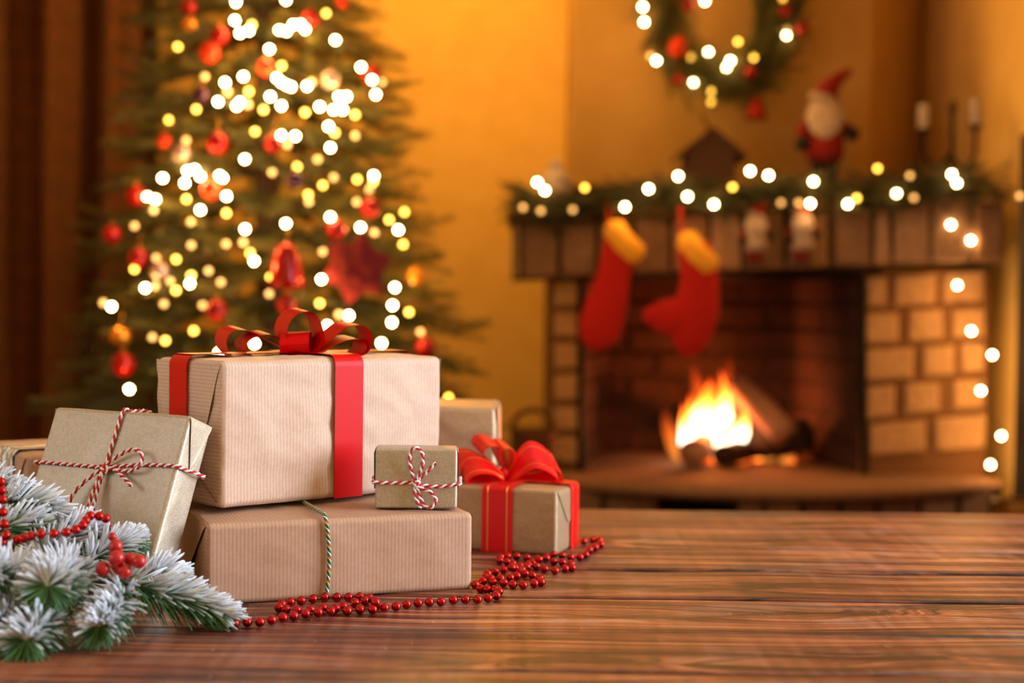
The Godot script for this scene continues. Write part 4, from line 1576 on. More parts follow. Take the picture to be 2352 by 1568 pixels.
# ---------------------------------------------------------------- presents
# rounded box body in its own axes: x width, y 0..H, z front +; soft is how far the paper bulges
func body_mesh(W: float, H: float, D: float, r: float, soft: float, seed_: int, end_ribs_up := true) -> MB:
	var f := noise(seed_, 16.0, 3)
	var half := Vector3(W, H, D) / 2
	var mb := MB.new()
	var faces := [[Vector3(1, 0, 0), Vector3(0, 1, 0), Vector3(0, 0, 1)], [Vector3(-1, 0, 0), Vector3(0, 1, 0), Vector3(0, 0, -1)], [Vector3(0, 0, -1), Vector3(0, 1, 0), Vector3(1, 0, 0)], [Vector3(0, 0, 1), Vector3(0, 1, 0), Vector3(-1, 0, 0)], [Vector3(1, 0, 0), Vector3(0, 0, -1), Vector3(0, 1, 0)], [Vector3(1, 0, 0), Vector3(0, 0, 1), Vector3(0, -1, 0)]]
	for fc in faces:
		var U: Vector3 = fc[0]
		var V: Vector3 = fc[1]
		var N: Vector3 = fc[2]
		var hu := absf(U.dot(half))
		var hv := absf(V.dot(half))
		var pu := []
		var pv := []
		for e in [[hu, pu], [hv, pv]]:
			var h: float = e[0]
			for k in 5: e[1].append(-h + r * k / 4.0)
			var m := 26
			for k in range(1, m): e[1].append(lerpf(-h + r, h - r, float(k) / m))
			for k in range(4, -1, -1): e[1].append(h - r * k / 4.0)
		var rows := []
		for b in pv:
			var row := PackedVector3Array()
			for a in pu:
				var p: Vector3 = U * a + V * b + N * absf(N.dot(half))
				var q := p.clamp(-(half - Vector3.ONE * r), half - Vector3.ONE * r)
				var d := (p - q).normalized()
				var w := q + d * r
				var edge := (1.0 - pow(absf(a / hu), 4.0)) * (1.0 - pow(absf(b / hv), 4.0))
				w += d * soft * (f.get_noise_3dv(p) * (0.35 + 0.65 * edge) + 0.35 * edge)
				w.y = maxf(w.y, -half.y)
				row.append(w + Vector3(0, half.y, 0))
			rows.append(row)
		var s0 := mb.v.size()
		mb.grid(rows, Vector3(0, half.y, 0))
		for i in range(s0, mb.v.size()):
			var w := mb.v[i]
			if absf(N.x) > 0.5:
				mb.uv[i] = Vector2(w.y, w.z) / 0.061 if end_ribs_up else Vector2(w.z, w.y) / 0.061
			elif absf(N.y) > 0.5:
				mb.uv[i] = Vector2(w.x, w.z) / 0.061
			else:
				mb.uv[i] = Vector2(w.x, w.y) / 0.061
	mb.weld()
	return mb

# folded end flaps: a sheet that narrows from the long edge, lying just off the end face
func end_flap(W: float, H: float, D: float, s: float, low: float, r: float, lift: float, upper: bool, tip := 0.34) -> MB:
	var mb := MB.new()
	var x := s * W / 2
	for layer in 2:
		var rows := []
		for i in 13:
			var t := i / 12.0
			var y: float = lerpf(H - r * 0.4, low, t) if upper else lerpf(r * 0.4, low, t)
			var hw := (D / 2 - r * 0.25) * lerpf(1.0, tip, t)
			var row := PackedVector3Array()
			for j in 13:
				var u := j / 6.0 - 1.0
				var l := 0.0014 + lift * pow(absf(u), 6.0) * t - 0.0005 * layer
				if i == 0: l = 0.0004
				row.append(Vector3(x + s * l, y, hw * u))
			rows.append(row)
		mb.grid(rows, Vector3(0, H / 2, 0), 1, 1) if layer == 0 else mb.grid(rows, Vector3(s * W, H / 2, 0), 1, 1)
	for i in mb.v.size():
		mb.uv[i] = Vector2(mb.v[i].y, mb.v[i].z) / 0.061
	return mb

func frame_at(A: Vector3, B: Vector3, D: float) -> Transform3D:     # front lower edge from A to B
	var e1 := (B - A)
	e1.y = 0
	e1 = e1.normalized()
	var e2 := Vector3.UP.cross(e1)
	return Transform3D(Basis(e1, Vector3.UP, -e2), (A + B) / 2 + e2 * D / 2)

# ribbon: a strip of given half-width vectors along points, with thickness; all in world places
func ribbon(p: Node3D, called: String, pts: Array, halves: Array, m: Material, thick := 0.0005, thread := 0.0) -> void:
	var mb := MB.new()
	var N := pts.size()
	var nrm := []
	for i in N:
		var t: Vector3 = pts[mini(i + 1, N - 1)] - pts[maxi(i - 1, 0)]
		nrm.append(t.cross(halves[i]).normalized())
	for s in [1.0, -1.0]:
		var rows := []
		for i in N:
			var row := PackedVector3Array()
			for j in 7:
				var u := j / 3.0 - 1.0
				row.append(pts[i] + halves[i] * u + nrm[i] * thick * s * 0.5)
			rows.append(row)
		var ctr: Vector3 = pts[N / 2] - nrm[N / 2] * s
		# decide the side from the middle of the strip
		var a: Vector3 = rows[N / 2][1] - rows[N / 2][0]
		var b: Vector3 = rows[mini(N / 2 + 1, N - 1)][0] - rows[N / 2 - 1][0]
		mb.grid(rows, null, 1, 1, false, a.cross(b).dot(nrm[N / 2] * s) < 0.0)
	var o := part(p, called, mb, m)
	if thread > 0.0:
		for s in [-1.0, 1.0]:
			mb = MB.new()
			var l := []
			for i in N: l.append(pts[i] + halves[i] * s * thread + nrm[i] * 0.0001)
			mb.tube(l, 0.00042, 5)
			part(o, "gold_thread", mb, M.gold_thread)

func flat_half(n: int, h: Vector3) -> Array:
	var a := []
	a.resize(n)
	a.fill(h)
	return a

# a band round the box (its own axes), across its width at x = c (round "x") or across its depth at z = c
func band_points(W: float, H: float, D: float, c: float, along_x: bool, off: float, r: float) -> Array:
	var L := (W if along_x else D) / 2
	var pts := []
	var sec := [Vector2(-L, 0.0), Vector2(-L, H * 0.12), Vector2(-L, H * 0.3), Vector2(-L, H * 0.5), Vector2(-L, H * 0.7), Vector2(-L, H - r * 1.2)]
	for k in 7:
		var a := PI / 2 * k / 6.0
		sec.append(Vector2(-L + r - r * cos(a), H - r + r * sin(a)))
	sec.append(Vector2(-L * 0.5, H))
	sec.append(Vector2(0, H))
	var out := []
	for q in sec: out.append(q)
	for i in range(sec.size() - 2, -1, -1): out.append(Vector2(-sec[i].x, sec[i].y))
	for i in out.size():
		var q: Vector2 = out[i]
		var o := Vector2(signf(q.x) * off, 0) if q.y < H - r * 1.1 else Vector2(0, off)
		if q.y >= H - r * 1.1 and absf(q.x) > L - r * 1.01:
			o = (q - Vector2(signf(q.x) * (L - r), H - r)).normalized() * off
		q += o
		pts.append(Vector3(q.x, q.y, c) if along_x else Vector3(c, q.y, q.x))
	return pts

func to_world(o: Node3D, pts: Array) -> Array:
	return pts.map(func(p): return o.transform * p)

func loop_from(px: Array, z: float, w: Vector3, depth := 0.0) -> Array:       # [points, half widths] from picture places of the loop's far edge
	var pts := []
	for q in curve(px.map(func(e): return Vector2(e[0], e[1])), 6):
		pts.append(P(q.x, q.y, z) + w / 2)
	return [pts, flat_half(pts.size(), w / 2)]

# two-strand red and white baker's twine along world points
func twine(p: Node3D, called: String, path: Array, r: float, cols: Array, pitch: float) -> void:
	var pts := even(path, r * 0.9)
	if pts.size() < 4: return
	var mb := MB.new()
	var K := cols.size()
	var side := (pts[1] - pts[0]).cross(Vector3.UP) as Vector3
	if side.length() < 1e-9: side = Vector3.RIGHT
	var frames := []
	for i in pts.size():
		var t: Vector3 = (pts[mini(i + 1, pts.size() - 1)] - pts[maxi(i - 1, 0)]).normalized()
		side = (side - t * side.dot(t)).normalized()
		frames.append([side, side.cross(t)])
	for k in K:
		mb.col = cols[k]
		var l := []
		for i in pts.size():
			var a := TAU * (i * r * 0.9 / pitch + float(k) / K)
			l.append(pts[i] + (frames[i][0] * cos(a) + frames[i][1] * sin(a)) * r * 0.52)
		mb.tube(l, r * (0.56 if K == 2 else 0.5), 7, 1.0, Vector3.ZERO, null)
	part(p, called, mb, M.painted)

const RW := [Color(0.50, 0.012, 0.022), Color(0.76, 0.72, 0.72)]

func plane_path(px: Array, o: Vector3, n: Vector3, lifts := []) -> Array:
	var pts := []
	for i in px.size():
		pts.append(on_plane(px[i][0], px[i][1], o + n * (lifts[i] if i < lifts.size() else 0.0), n))
	return curve(pts, 6)

func make_presents() -> void:
	# ---- lower brown box
	var H := 0.080
	var A := on_y(472, 1393, TOP)
	var B := on_y(1085, 1353, TOP)
	var W := A.distance_to(B)
	var D := 0.265
	var low := thing("gift_box", "wide flat brown present at the stack's bottom, tied with a braided cord", "present", frame_at(A, B, D))
	part(low, "wrapping_paper", body_mesh(W, H, D, 0.006, 0.0022, 5), M.kraft_darkened, false)
	for s in [-1.0, 1.0]:
		part(low, "folded_flap", end_flap(W, H, D, s, H * 0.25, 0.006, 0.003, true), M.kraft_darkened, false)
	var cx := low.transform.affine_inverse() * on_plane(747, 1280, A, low.transform.basis.z)
	var pts := band_points(W, H, D, cx.x, false, 0.0042, 0.006)
	for i in pts.size(): pts[i].x += 0.003 * sin(pts[i].y * 40.0)
	twine(low, "braided_cord", to_world(low, curve(pts, 3)), 0.0021, [Color(0.40, 0.012, 0.02), Color(0.01, 0.20, 0.08), Color(0.70, 0.68, 0.66), Color(0.02, 0.02, 0.03), Color(0.01, 0.20, 0.08), Color(0.62, 0.44, 0.06)], 0.012)
	# ---- upper box with the big bow
	var y2 := TOP + H + 0.0066
	A = on_y(507, 1169, y2)
	B = on_y(1012, 1118, y2)
	W = A.distance_to(B)
	H = 0.149
	D = 0.137
	var up := thing("gift_box", "big pale ribbed present on top of the stack, tied with red satin ribbon", "present", frame_at(A, B, D))
	part(up, "wrapping_paper", body_mesh(W, H, D, 0.007, 0.0044, 8), M.kraft, false)
	for s in [-1.0, 1.0]:
		part(up, "folded_flap", end_flap(W, H, D, s, H * 0.12, 0.007, 0.004, true), M.kraft, false)
		part(up, "folded_flap", end_flap(W, H, D, s, H * 0.22, 0.007, 0.002, false), M.kraft, false)
	var inv := up.transform.affine_inverse()
	var fx: float = (inv * on_plane(796, 980, A, up.transform.basis.z)).x
	var ez: float = (inv * on_plane(418, 880, A, up.transform.basis.x)).z
	var rw := 0.0185
	pts = to_world(up, curve(band_points(W, H, D, fx, false, 0.0044, 0.007), 3))
	ribbon(up, "ribbon_band", pts, flat_half(pts.size(), up.transform.basis.x * rw), M.satin)
	pts = to_world(up, curve(band_points(W, H, D, ez, true, 0.0046, 0.007), 3))
	ribbon(up, "ribbon_band", pts, flat_half(pts.size(), up.transform.basis.z * rw), M.satin)
	var knot := up.transform * Vector3(fx, H, ez)
	var kz := -knot.z
	var bow := thing_part(up, "bow", knot)
	var w := 0.034 * Vector3(sin(0.58), -0.10, cos(0.58))
	for l in [
			[[660, 800], [641, 786], [609, 765], [587, 759], [560, 765], [542, 777], [539, 790], [548, 804], [576, 814], [640, 812], [668, 808]],
			[[660, 800], [640, 795], [600, 777], [566, 760], [542, 751], [519, 749], [501, 759], [494, 777], [501, 800], [518, 816], [545, 821], [590, 818], [662, 806]],
			[[652, 806], [635, 775], [631, 752], [639, 729], [655, 713], [674, 707], [691, 712], [704, 727], [712, 750], [713, 778], [694, 808]],
			[[690, 803], [715, 785], [740, 763], [762, 745], [788, 738], [810, 744], [822, 762], [821, 786], [806, 804], [770, 811], [690, 810]],
			[[690, 806], [715, 798], [742, 782], [768, 772], [792, 770], [807, 777], [811, 790], [800, 805], [775, 813], [690, 812]]]:
		var lp := loop_from(l, kz, w)
		ribbon(bow, "bow_loop", lp[0], lp[1], M.satin)
	var ku := (P(712, 785, kz) - P(646, 788, kz)) / 2
	var kc := P(680, 790, kz - 0.016)
	pts = []
	for k in 15:
		var a := TAU * k / 14.0
		pts.append(kc + Vector3(0, sin(a) * 0.0135, cos(a) * 0.014))
	ribbon(bow, "bow_knot", pts, flat_half(pts.size(), ku), M.satin)
	# ---- small gold box standing on the lower one
	A = on_y(861, 1167, TOP + 0.0826)
	B = on_y(1049, 1168, TOP + 0.0826)
	W = A.distance_to(B)
	D = 0.040
	H = P(950, 1031, -A.z).y - A.y
	var sm := thing("gift_box", "little gold present tied with twine, standing on the lower brown box", "present", frame_at(A, B, D))
	part(sm, "wrapping_paper", body_mesh(W, H, D, 0.0025, 0.0008, 15), M.gold, false)
	part(sm, "folded_flap", end_flap(W, H, D, 1.0, H * 0.3, 0.0025, 0.0004, true), M.gold, false)
	part(sm, "folded_flap", end_flap(W, H, D, -1.0, H * 0.3, 0.0025, 0.0004, true), M.gold, false)
	var n: Vector3 = sm.transform.basis.z
	var q0 := A + n * 0.0018
	var R := 0.0020
	var y0: float = (sm.transform.affine_inverse() * on_plane(948, 1108, q0, n)).y
	var c := W / 2 + 0.0018
	var d := D / 2 + 0.0018
	twine(sm, "twine", to_world(sm, curve([Vector3(-0.004, y0, d), Vector3(-c * 0.6, y0 - 0.0005, d), Vector3(-c + 0.001, y0, d), Vector3(-c, y0, d * 0.7), Vector3(-c, y0, -d * 0.8), Vector3(-c * 0.9, y0, -d), Vector3(c * 0.9, y0 - 0.001, -d), Vector3(c + 0.001, y0, -d * 0.8), Vector3(c + 0.001, y0 - 0.0004, d * 0.6), Vector3(c, y0 - 0.001, d), Vector3(c * 0.55, y0 - 0.004, d), Vector3(0.003, y0 - 0.002, d)], 6)), R, RW, 0.0098)
	var tw := thing_part(sm, "twine_bow", on_plane(955, 1109, q0, n))
	for l in [
			[[953, 1109], [945, 1080], [941, 1052], [946, 1033], [956, 1028], [968, 1036], [972, 1056], [966, 1082], [955, 1109]],
			[[957, 1106], [974, 1090], [988, 1076], [1003, 1061]],
			[[954, 1110], [954, 1135], [959, 1153], [969, 1167]],
			[[957, 1110], [967, 1121], [988, 1129], [1001, 1145], [997, 1160], [983, 1166], [970, 1152], [962, 1132], [956, 1111]]]:
		twine(tw, "twine_loop", plane_path(l, q0 + n * 0.0016, n, [0, 0.002, 0.004, 0.005, 0.006, 0.005, 0.003, 0.002]), R, RW, 0.0098)
	var mb := MB.new()
	twine(tw, "knot", plane_path([[949, 1102], [955, 1116], [962, 1108], [952, 1104], [958, 1118], [964, 1114]], q0 + n * 0.003, n), R * 1.1, RW, 0.0098)
	# ---- gold box leaning at the left
	var e1 := Vector3(0.875, 0, 0.484).normalized()
	var back := Vector3(e1.z, 0, -e1.x)
	var ul := Vector3.UP * cos(0.379) + back * sin(0.379)
	var nf := e1.cross(ul)
	var TR := P(437, 953, 1.395)
	D = 0.036
	H = (TR.y - TOP - D * sin(0.379) - 0.0015) / cos(0.379)
	W = 0.184
	var br := TR - ul * H
	var lean := Transform3D(Basis(e1, ul, nf), br - e1 * W / 2 - nf * D / 2)
	var gl := thing("gift_box", "large flat gold present leaning against the stack, tied with red and white twine", "present", lean)
	part(gl, "wrapping_paper", body_mesh(W, H, D, 0.004, 0.0012, 21), M.gold, false)
	part(gl, "folded_flap", end_flap(W, H, D, 1.0, H * 0.72, 0.004, 0.0004, true, 0.02), M.gold, false)
	part(gl, "folded_flap", end_flap(W, H, D, -1.0, H * 0.72, 0.004, 0.0004, true, 0.02), M.gold, false)
	n = nf
	q0 = br + n * 0.0026
	R = 0.0020
	inv = lean.affine_inverse()
	var k0 := inv * on_plane(240, 1073, q0, n)
	c = W / 2 + 0.002
	d = D / 2 + 0.002
	var hl := inv * on_plane(92, 1061, q0, n)
	var hr := inv * on_plane(437, 1073, q0, n)
	twine(gl, "twine", to_world(gl, curve([Vector3(k0.x, k0.y, d), Vector3((k0.x - c) / 2, (k0.y + hl.y) / 2, d), Vector3(-c + 0.001, hl.y, d), Vector3(-c, hl.y, d * 0.6), Vector3(-c, hl.y, -d), Vector3(0, hr.y, -d - 0.001), Vector3(c, hr.y, -d), Vector3(c + 0.0005, hr.y, d * 0.6), Vector3(c - 0.001, hr.y, d), Vector3((k0.x + c) / 2, (k0.y + hr.y) / 2 + 0.002, d), Vector3(k0.x, k0.y, d)], 6)), R, RW, 0.0098)
	var vt := inv * on_plane(281, 946, q0, n)
	twine(gl, "twine", to_world(gl, curve([Vector3(k0.x, k0.y, d), Vector3(lerpf(k0.x, vt.x, 0.5), lerpf(k0.y, vt.y, 0.5), d), Vector3(vt.x, H - 0.001, d), Vector3(vt.x + 0.002, H + 0.002, d * 0.6), Vector3(vt.x + 0.006, H + 0.002, -d), Vector3(vt.x, H * 0.5, -d - 0.001), Vector3(k0.x, 0.01, -d)], 6)), R, RW, 0.0098)
	tw = thing_part(gl, "twine_bow", on_plane(240, 1073, q0, n))
	for l in [
			[[240, 1074], [228, 1096], [215, 1126], [206, 1152], [200, 1180], [194, 1210]],
			[[241, 1074], [232, 1098], [224, 1126], [217, 1152], [212, 1180], [208, 1215]],
			[[238, 1074], [218, 1088], [197, 1104], [171, 1130], [158, 1156], [151, 1172]],
			[[238, 1071], [263, 1053], [285, 1039], [306, 1032], [322, 1038], [326, 1056], [316, 1074], [298, 1082], [272, 1079], [244, 1072]],
			[[244, 1074], [263, 1078], [281, 1094], [294, 1107], [302, 1117]]]:
		twine(tw, "twine_loop", plane_path(l, q0 + n * 0.0018, n, [0, 0.002, 0.004, 0.006, 0.007, 0.006, 0.005, 0.003, 0.001]), R, RW, 0.0098)
	twine(tw, "knot", plane_path([[232, 1068], [240, 1082], [248, 1070], [234, 1076], [244, 1084], [250, 1076]], q0 + n * 0.003, n), R * 1.1, RW, 0.0098)
	# ---- gold box with the sheer bow
	B = on_y(1277, 1277, TOP)
	e1 = (B - on_y(1085, 1263, TOP)).normalized()
	W = 0.146
	A = B - e1 * W
	D = 0.088
	H = 0.0765
	var rt := thing("gift_box", "gold present beside the stack, tied with a sheer red ribbon edged in gold thread", "present", frame_at(A, B, D))
	part(rt, "wrapping_paper", body_mesh(W, H, D, 0.004, 0.0014, 33), M.gold_warm, false)
	for s in [-1.0, 1.0]:
		part(rt, "folded_flap", end_flap(W, H, D, s, H * 0.45, 0.004, 0.0004, true, 0.05), M.gold_warm, false)
	inv = rt.transform.affine_inverse()
	n = rt.transform.basis.z
	fx = (inv * on_plane(1143, 1180, B, n)).x
	ez = (inv * on_plane(1316, 1190, B, rt.transform.basis.x)).z
	pts = to_world(rt, curve(band_points(W, H, D, fx, false, 0.0024, 0.004), 3))
	ribbon(rt, "ribbon_band", pts, flat_half(pts.size(), rt.transform.basis.x * 0.0195), M.organza, 0.0004, 0.62)
	pts = to_world(rt, curve(band_points(W, H, D, ez, true, 0.0026, 0.004), 3))
	ribbon(rt, "ribbon_band", pts, flat_half(pts.size(), rt.transform.basis.z * 0.0165), M.organza, 0.0004, 0.62)
	knot = rt.transform * Vector3(fx, H, ez)
	kz = -knot.z
	bow = thing_part(rt, "bow", knot)
	for l in [
			[[[1158, 1078], [1178, 1052], [1202, 1028], [1222, 1022], [1246, 1032], [1264, 1050], [1264, 1066], [1236, 1074], [1162, 1082]], Vector3(0.008, -0.021, 0.024), kz],
			[[[1160, 1082], [1190, 1058], [1225, 1038], [1258, 1040], [1274, 1058], [1262, 1076], [1215, 1086], [1160, 1088]], Vector3(0.008, -0.014, 0.026), kz + 0.016],
			[[[1152, 1078], [1125, 1056], [1095, 1048], [1070, 1054], [1060, 1070], [1072, 1084], [1105, 1088], [1150, 1084]], Vector3(0.006, -0.015, 0.028), kz - 0.008],
			[[[1150, 1078], [1112, 1050], [1075, 1034], [1052, 1040], [1046, 1060], [1062, 1080], [1110, 1086], [1150, 1082]], Vector3(0.006, -0.012, 0.026), kz + 0.014],
			[[[1150, 1080], [1118, 1050], [1088, 1024], [1092, 1006], [1112, 1001], [1132, 1010], [1142, 1034], [1152, 1076]], Vector3(0.012, -0.008, 0.024), kz + 0.020],
			[[[1154, 1080], [1136, 1048], [1130, 1022], [1142, 1010], [1160, 1016], [1168, 1036], [1160, 1078]], Vector3(0.010, -0.006, 0.026), kz + 0.012]]:
		var lp := loop_from(l[0], l[2], l[1])
		for i in lp[1].size():       # gathered at the knot
			var t: float = i / float(lp[1].size() - 1)
			lp[1][i] = lp[1][i] * lerpf(0.30, 1.5, pow(sin(PI * t), 0.6))
		ribbon(bow, "bow_loop", lp[0], lp[1], M.organza, 0.0004, 0.62)
	mb = MB.new()
	mb.ball(P(1156, 1088, kz - 0.010), 0.0075, 14, 1.0, 1.1, 0.9)
	part(bow, "bow_knot", mb, M.satin)
	# ---- present behind
	var bz := 1.815
	B = Vector3(P(1140, 1000, bz).x, TOP, -bz)
	A = B + Vector3(-0.19, 0, -0.004)
	W = A.distance_to(B)
	D = 0.15
	H = P(1138, 936, bz).y - TOP
	var bk := thing("gift_box", "plain kraft present at the back, half hidden behind the sheer red bow", "present", frame_at(A, B, D))
	part(bk, "wrapping_paper", body_mesh(W, H, D, 0.007, 0.004, 44, false), M.gold_warm, false)
	for s in [-1.0, 1.0]:
		part(bk, "folded_flap", end_flap(W, H, D, s, H * 0.2, 0.007, 0.003, true), M.gold_warm, false)
	# ---- present at the far left
	var C := P(60, 1046, 1.60)
	e1 = Vector3(0.80, 0, -0.60)
	W = 0.20
	D = 0.18
	A = Vector3(C.x, TOP, C.z)
	H = C.y - TOP
	var fl := thing("gift_box", "brown kraft present behind the leaning gold one, with a grey linen ribbon printed white", "present", frame_at(A, A + e1 * W, D))
	part(fl, "wrapping_paper", body_mesh(W, H, D, 0.007, 0.0025, 55), M.kraft_darkened, false)
	for s in [-1.0, 1.0]:
		part(fl, "folded_flap", end_flap(W, H, D, s, H * 0.1, 0.007, 0.004, true), M.kraft_darkened, false)
	inv = fl.transform.affine_inverse()
	ez = (inv * on_plane(17, 1080, A, fl.transform.basis.x)).z
	pts = to_world(fl, curve(band_points(W, H, D, ez, true, 0.0032, 0.007), 3))
	ribbon(fl, "ribbon_band", pts, flat_half(pts.size(), fl.transform.basis.z * 0.030), M.linen, 0.0008, 0.0)
	var rb := fl.get_child(fl.get_child_count() - 1)
	for s in [-0.45, 0.6]:
		mb = MB.new()
		var l := []
		for p in band_points(W, H, D, ez + s * 0.030, true, 0.0040, 0.007): l.append(fl.transform * p)
		mb.tube(curve(l, 3), 0.0009, 5)
		part(rb, "gold_thread", mb, M.gold_thread)

func thing_part(p: Node3D, called: String, at: Vector3) -> Node3D:
	var o := Node3D.new()
	o.name = called
	p.add_child(o)
	o.transform = Transform3D(Basis.IDENTITY, p.transform.affine_inverse() * at)
	return o

# ---------------------------------------------------------------- bead strings
func bead_string(called: String, label: String, at: Array, r: float) -> void:
	var o := thing(called, label, "beads", Transform3D(Basis.IDENTITY, at[0] - Vector3(0, r, 0)))
	var mb := MB.new()
	mb.ball(Vector3.ZERO, r, 18)
	var mesh := mb.mesh(M.bead)
	for p in at: share(o, "bead", mesh, Transform3D(Basis.IDENTITY, p - o.position))
	mb = MB.new()
	mb.tube(at, 0.0006, 5)
	part(o, "cord", mb, M.cord)

const BEADS := [[539, 1431], [568, 1428], [597, 1428], [624, 1423], [650, 1418], [675, 1414], [702, 1409], [731, 1406], [760, 1403], [788, 1392], [815, 1384], [838, 1379], [860, 1379], [866, 1389], [856, 1399], [827, 1399], [798, 1402], [771, 1397], [742, 1396], [713, 1400], [682, 1401], [657, 1399], [641, 1395], [647, 1387], [667, 1382], [692, 1379], [719, 1375], [746, 1371], [774, 1371], [801, 1371], [826, 1370], [848, 1373], [863, 1383], [883, 1395], [910, 1392], [934, 1387], [960, 1384], [986, 1382], [1013, 1381], [1041, 1377], [1069, 1376], [1097, 1376], [1121, 1373], [1140, 1367], [1146, 1358], [1137, 1354], [1119, 1353], [1104, 1351], [1092, 1342], [1109, 1334], [1132, 1336], [1157, 1338], [1178, 1342], [1202, 1343], [1227, 1339], [1243, 1336], [1240, 1328], [1223, 1321], [1206, 1317], [1199, 1308], [1183, 1303], [1178, 1294], [1165, 1290], [1148, 1287], [1150, 1279], [1166, 1277], [1187, 1277], [1210, 1280], [1233, 1283], [1255, 1281], [1272, 1289], [1292, 1291], [1312, 1295], [1314, 1303], [1298, 1305], [1275, 1310], [1251, 1306], [1232, 1300], [1214, 1296], [1195, 1299], [1176, 1303], [1157, 1308], [1137, 1312], [1120, 1317], [1116, 1325], [1128, 1328], [1150, 1328], [1172, 1326], [1187, 1322], [1196, 1313], [1210, 1302], [1222, 1291], [1238, 1284], [1254, 1277], [1271, 1273], [1291, 1275], [1311, 1279], [1332, 1279], [1345, 1273], [1354, 1262], [1367, 1256], [1380, 1249], [1377, 1240], [1361, 1239], [1341, 1242]]

func make_beads() -> void:
	var r := 0.0047
	var at := []
	for q in BEADS:
		var p := on_y(q[0], q[1], TOP + r)
		for k in 2:
			for i in at.size() - 1:
				if at[i].distance_to(p) < r * 1.75:
					p = on_y(q[0], q[1], maxf(p.y, at[i].y + r * 1.3))
		at.append(p)
	bead_string("bead_garland", "string of shiny red beads looping over the table in front of the stack", at, r)

# ---------------------------------------------------------------- frosted pine
func sprig(p: Node3D, path: Array, nl: float, count: int, open0: float, open1: float, frost: float) -> void:
	var cv := curve(path, 8)
	var mb := MB.new()
	mb.col = Color(0.10, 0.07, 0.04)
	var rr := []
	for i in cv.size(): rr.append(lerpf(0.0026, 0.0012, i / float(cv.size())))
	mb.tube(cv, rr, 7)
	var s := part(p, "sprig", mb, M.painted)
	mb = MB.new()
	for k in count:
		var t := sqrt(rng.randf_range(0.01, 1.0))
		var f := t * (cv.size() - 1.001)
		var i := int(f)
		var b: Vector3 = cv[i].lerp(cv[i + 1], f - i)
		var tan: Vector3 = (cv[i + 1] - cv[i]).normalized()
		var a := rng.randf() * TAU
		var x := tan.cross(Vector3.UP if absf(tan.y) < 0.9 else Vector3.RIGHT).normalized()
		var rad := x * cos(a) + x.cross(tan) * sin(a)
		var op := lerpf(open0, open1, t) + rng.randf_range(-0.18, 0.18)
		var d := (tan * cos(op) + rad * sin(op)).normalized()
		var l := nl * rng.randf_range(0.75, 1.1) * lerpf(1.0, 0.75, t * t)
		var bend := (tan * 0.25 + Vector3(rng.randf_range(-0.2, 0.2), rng.randf_range(-0.25, 0.1), rng.randf_range(-0.2, 0.2)))
		var pts := []
		var rad_ := []
		var cols := []
		var own := frost - 0.20 + rng.randf_range(-0.26, 0.26) + 0.60 * (rad.y * 0.8 + 0.1)
		var g := Color(0.020, 0.075, 0.040).lerp(Color(0.10, 0.24, 0.06), rng.randf())
		for q in 5:
			var u := q / 4.0
			pts.append(b + d * l * u + bend * l * 0.22 * u * u)
			var sn := smoothstep(0.35, 0.75, own + 0.55 * u - 0.25)
			cols.append(g.lerp(Color(0.68, 0.70, 0.77), sn))
			rad_.append((0.5 if q == 4 else 1.0) * (lerpf(0.00080, 0.00055, u) + sn * 0.00075 * (1.0 + 0.4 * sin(q * 2.6 + k))))
		for q in pts: q.y = q.y
		mb.tube(pts, rad_, 5, 1.0, Vector3.ZERO, cols)
	# nothing may sink below the table top
	for i in mb.v.size():
		if mb.v[i].y < TOP + 0.001: mb.v[i].y = TOP + 0.001 + 0.0005 * rng.randf()
	part(s, "needles", mb, M.painted, true, "stuff")

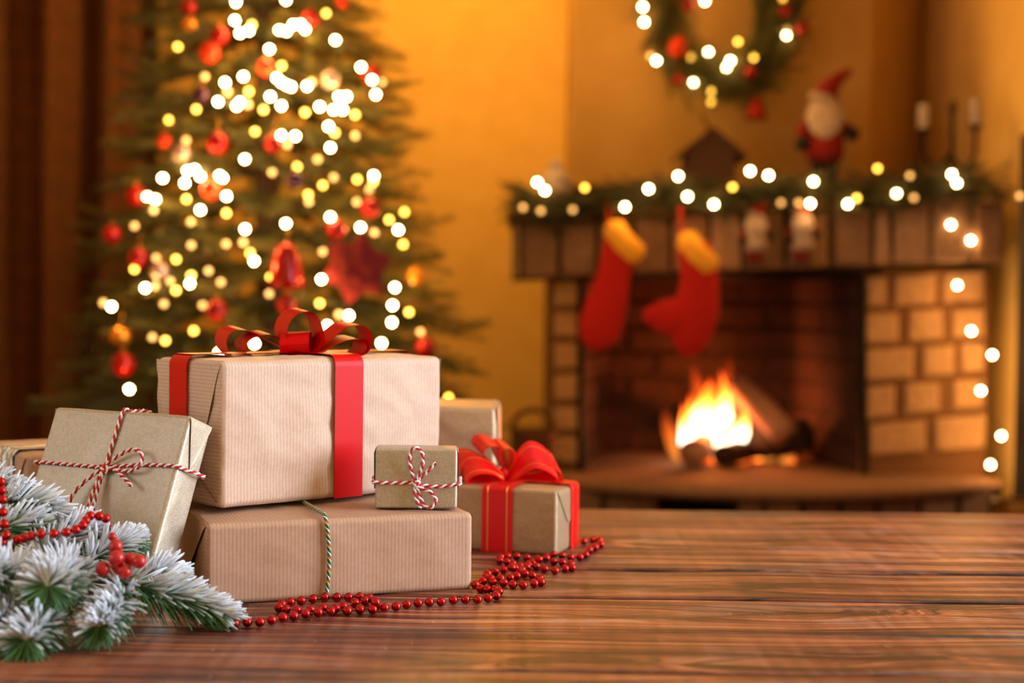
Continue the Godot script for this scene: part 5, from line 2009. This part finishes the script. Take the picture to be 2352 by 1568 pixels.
func make_pine() -> void:
	var o := thing("pine_branch", "snow-frosted artificial pine branch lying in the near corner of the table", "branch", Transform3D(Basis.IDENTITY, P(120, 1420, 1.22) * Vector3(1, 0, 1) + Vector3(0, TOP, 0)))
	var S := [
		# path as [px, py, depth], needle length px at 1.24 m, count, opening at foot and tip, frost
		[[[240, 1325, 1.27], [330, 1348, 1.275], [420, 1375, 1.28], [496, 1406, 1.28]], 92, 537, 1.15, 0.45, 0.36],
		[[[165, 1322, 1.28], [138, 1332, 1.24], [110, 1345, 1.195]], 92, 560, 1.5, 1.05, 0.40],
		[[[140, 1380, 1.24], [100, 1430, 1.205], [60, 1470, 1.165]], 88, 375, 1.45, 0.9, 0.38],
		[[[300, 1345, 1.265], [258, 1400, 1.23], [230, 1436, 1.20]], 80, 375, 1.4, 0.75, 0.42],
		[[[80, 1300, 1.30], [130, 1250, 1.315], [190, 1220, 1.325]], 84, 375, 1.25, 0.6, 0.66],
		[[[190, 1300, 1.30], [240, 1262, 1.31], [290, 1245, 1.32]], 76, 325, 1.2, 0.5, 0.56],
		[[[-40, 1170, 1.33], [20, 1150, 1.33], [90, 1160, 1.33], [130, 1185, 1.33]], 82, 375, 1.2, 0.4, 0.42],
		[[[-60, 1250, 1.30], [0, 1215, 1.30], [70, 1200, 1.31]], 80, 275, 1.2, 0.6, 0.40],
		[[[40, 1340, 1.25], [0, 1320, 1.22], [-40, 1315, 1.19]], 90, 325, 1.45, 0.8, 0.55],
		[[[60, 1400, 1.23], [10, 1420, 1.20], [-30, 1440, 1.18]], 84, 275, 1.35, 0.7, 0.50],
		[[[-70, 1110, 1.36], [-20, 1105, 1.35], [30, 1118, 1.34]], 70, 200, 1.15, 0.5, 0.40],
		[[[330, 1320, 1.305], [360, 1310, 1.305], [395, 1318, 1.31]], 70, 212, 1.2, 0.6, 0.62],
	]
	for q in S:
		var pts := []
		for e in q[0]: pts.append(P(e[0], e[1], e[2]))
		for i in pts.size(): pts[i].y = maxf(pts[i].y, TOP + 0.006)
		sprig(o, pts, q[1] * 1.29 / F, q[2], q[3], q[4], q[5])
	var mb := MB.new()
	mb.col = Color(0.08, 0.055, 0.03)
	var st := []
	for e in [[-100, 1330, 1.28], [40, 1330, 1.29], [170, 1328, 1.30], [300, 1335, 1.31]]: st.append(P(e[0], e[1], e[2]))
	mb.tube(curve(st, 6), 0.004, 8)
	part(o, "main_stem", mb, M.painted)
	# berries on a wire pick
	var bz := 1.235
	var b := thing("berry_pick", "cluster of glossy red berries tucked into the frosted pine branch", "berries", Transform3D(Basis.IDENTITY, P(265, 1320, bz + 0.03)))
	for q in [[266, 1254, 16, 0.02], [268, 1282, 19, 0.0], [300, 1284, 15, 0.012], [320, 1289, 16, 0.0], [236, 1306, 17, 0.0], [264, 1308, 14, 0.012], [286, 1312, 17, 0.0], [258, 1232, 10, 0.05], [249, 1204, 7, 0.09]]:
		var c := P(q[0], q[1], bz + q[3])
		var r: float = q[2] * (bz + q[3]) / F
		mb = MB.new()
		mb.ball(c, r, 20, 1.0, 1.03, 1.0)
		part(b, "berry", mb, M.berry)
		mb = MB.new()
		mb.tube(curve([c - Vector3(0, 0, r * 0.8), c.lerp(b.position, 0.5) - Vector3(0, 0, 0.006), b.position], 4), 0.0007, 5)
		part(b, "berry_stem", mb, M.green_wire)
	# bead string over the branch
	var at := []
	for q in [[38, 1240, 1.24], [54, 1236, 1.235], [70, 1231, 1.23], [94, 1226, 1.23], [124, 1225, 1.23], [152, 1222, 1.232], [174, 1216, 1.236], [190, 1206, 1.24], [197, 1195, 1.25], [207, 1184, 1.26], [228, 1185, 1.265], [243, 1190, 1.28]]:
		at.append(P(q[0], q[1], q[2] + 0.012))
	bead_string("bead_garland", "short string of red beads draped across the top of the frosted pine branch", at, 0.0044)
	at = []
	for q in [[2, 1106, 1.30], [4, 1126, 1.295], [6, 1147, 1.29], [6, 1176, 1.285], [10, 1203, 1.28], [14, 1229, 1.275], [6, 1246, 1.275]]:
		at.append(P(q[0], q[1], q[2] - 0.03))
	bead_string("bead_garland", "red beads hanging down the pine at the edge of the picture by the linen ribbon", at, 0.0044)
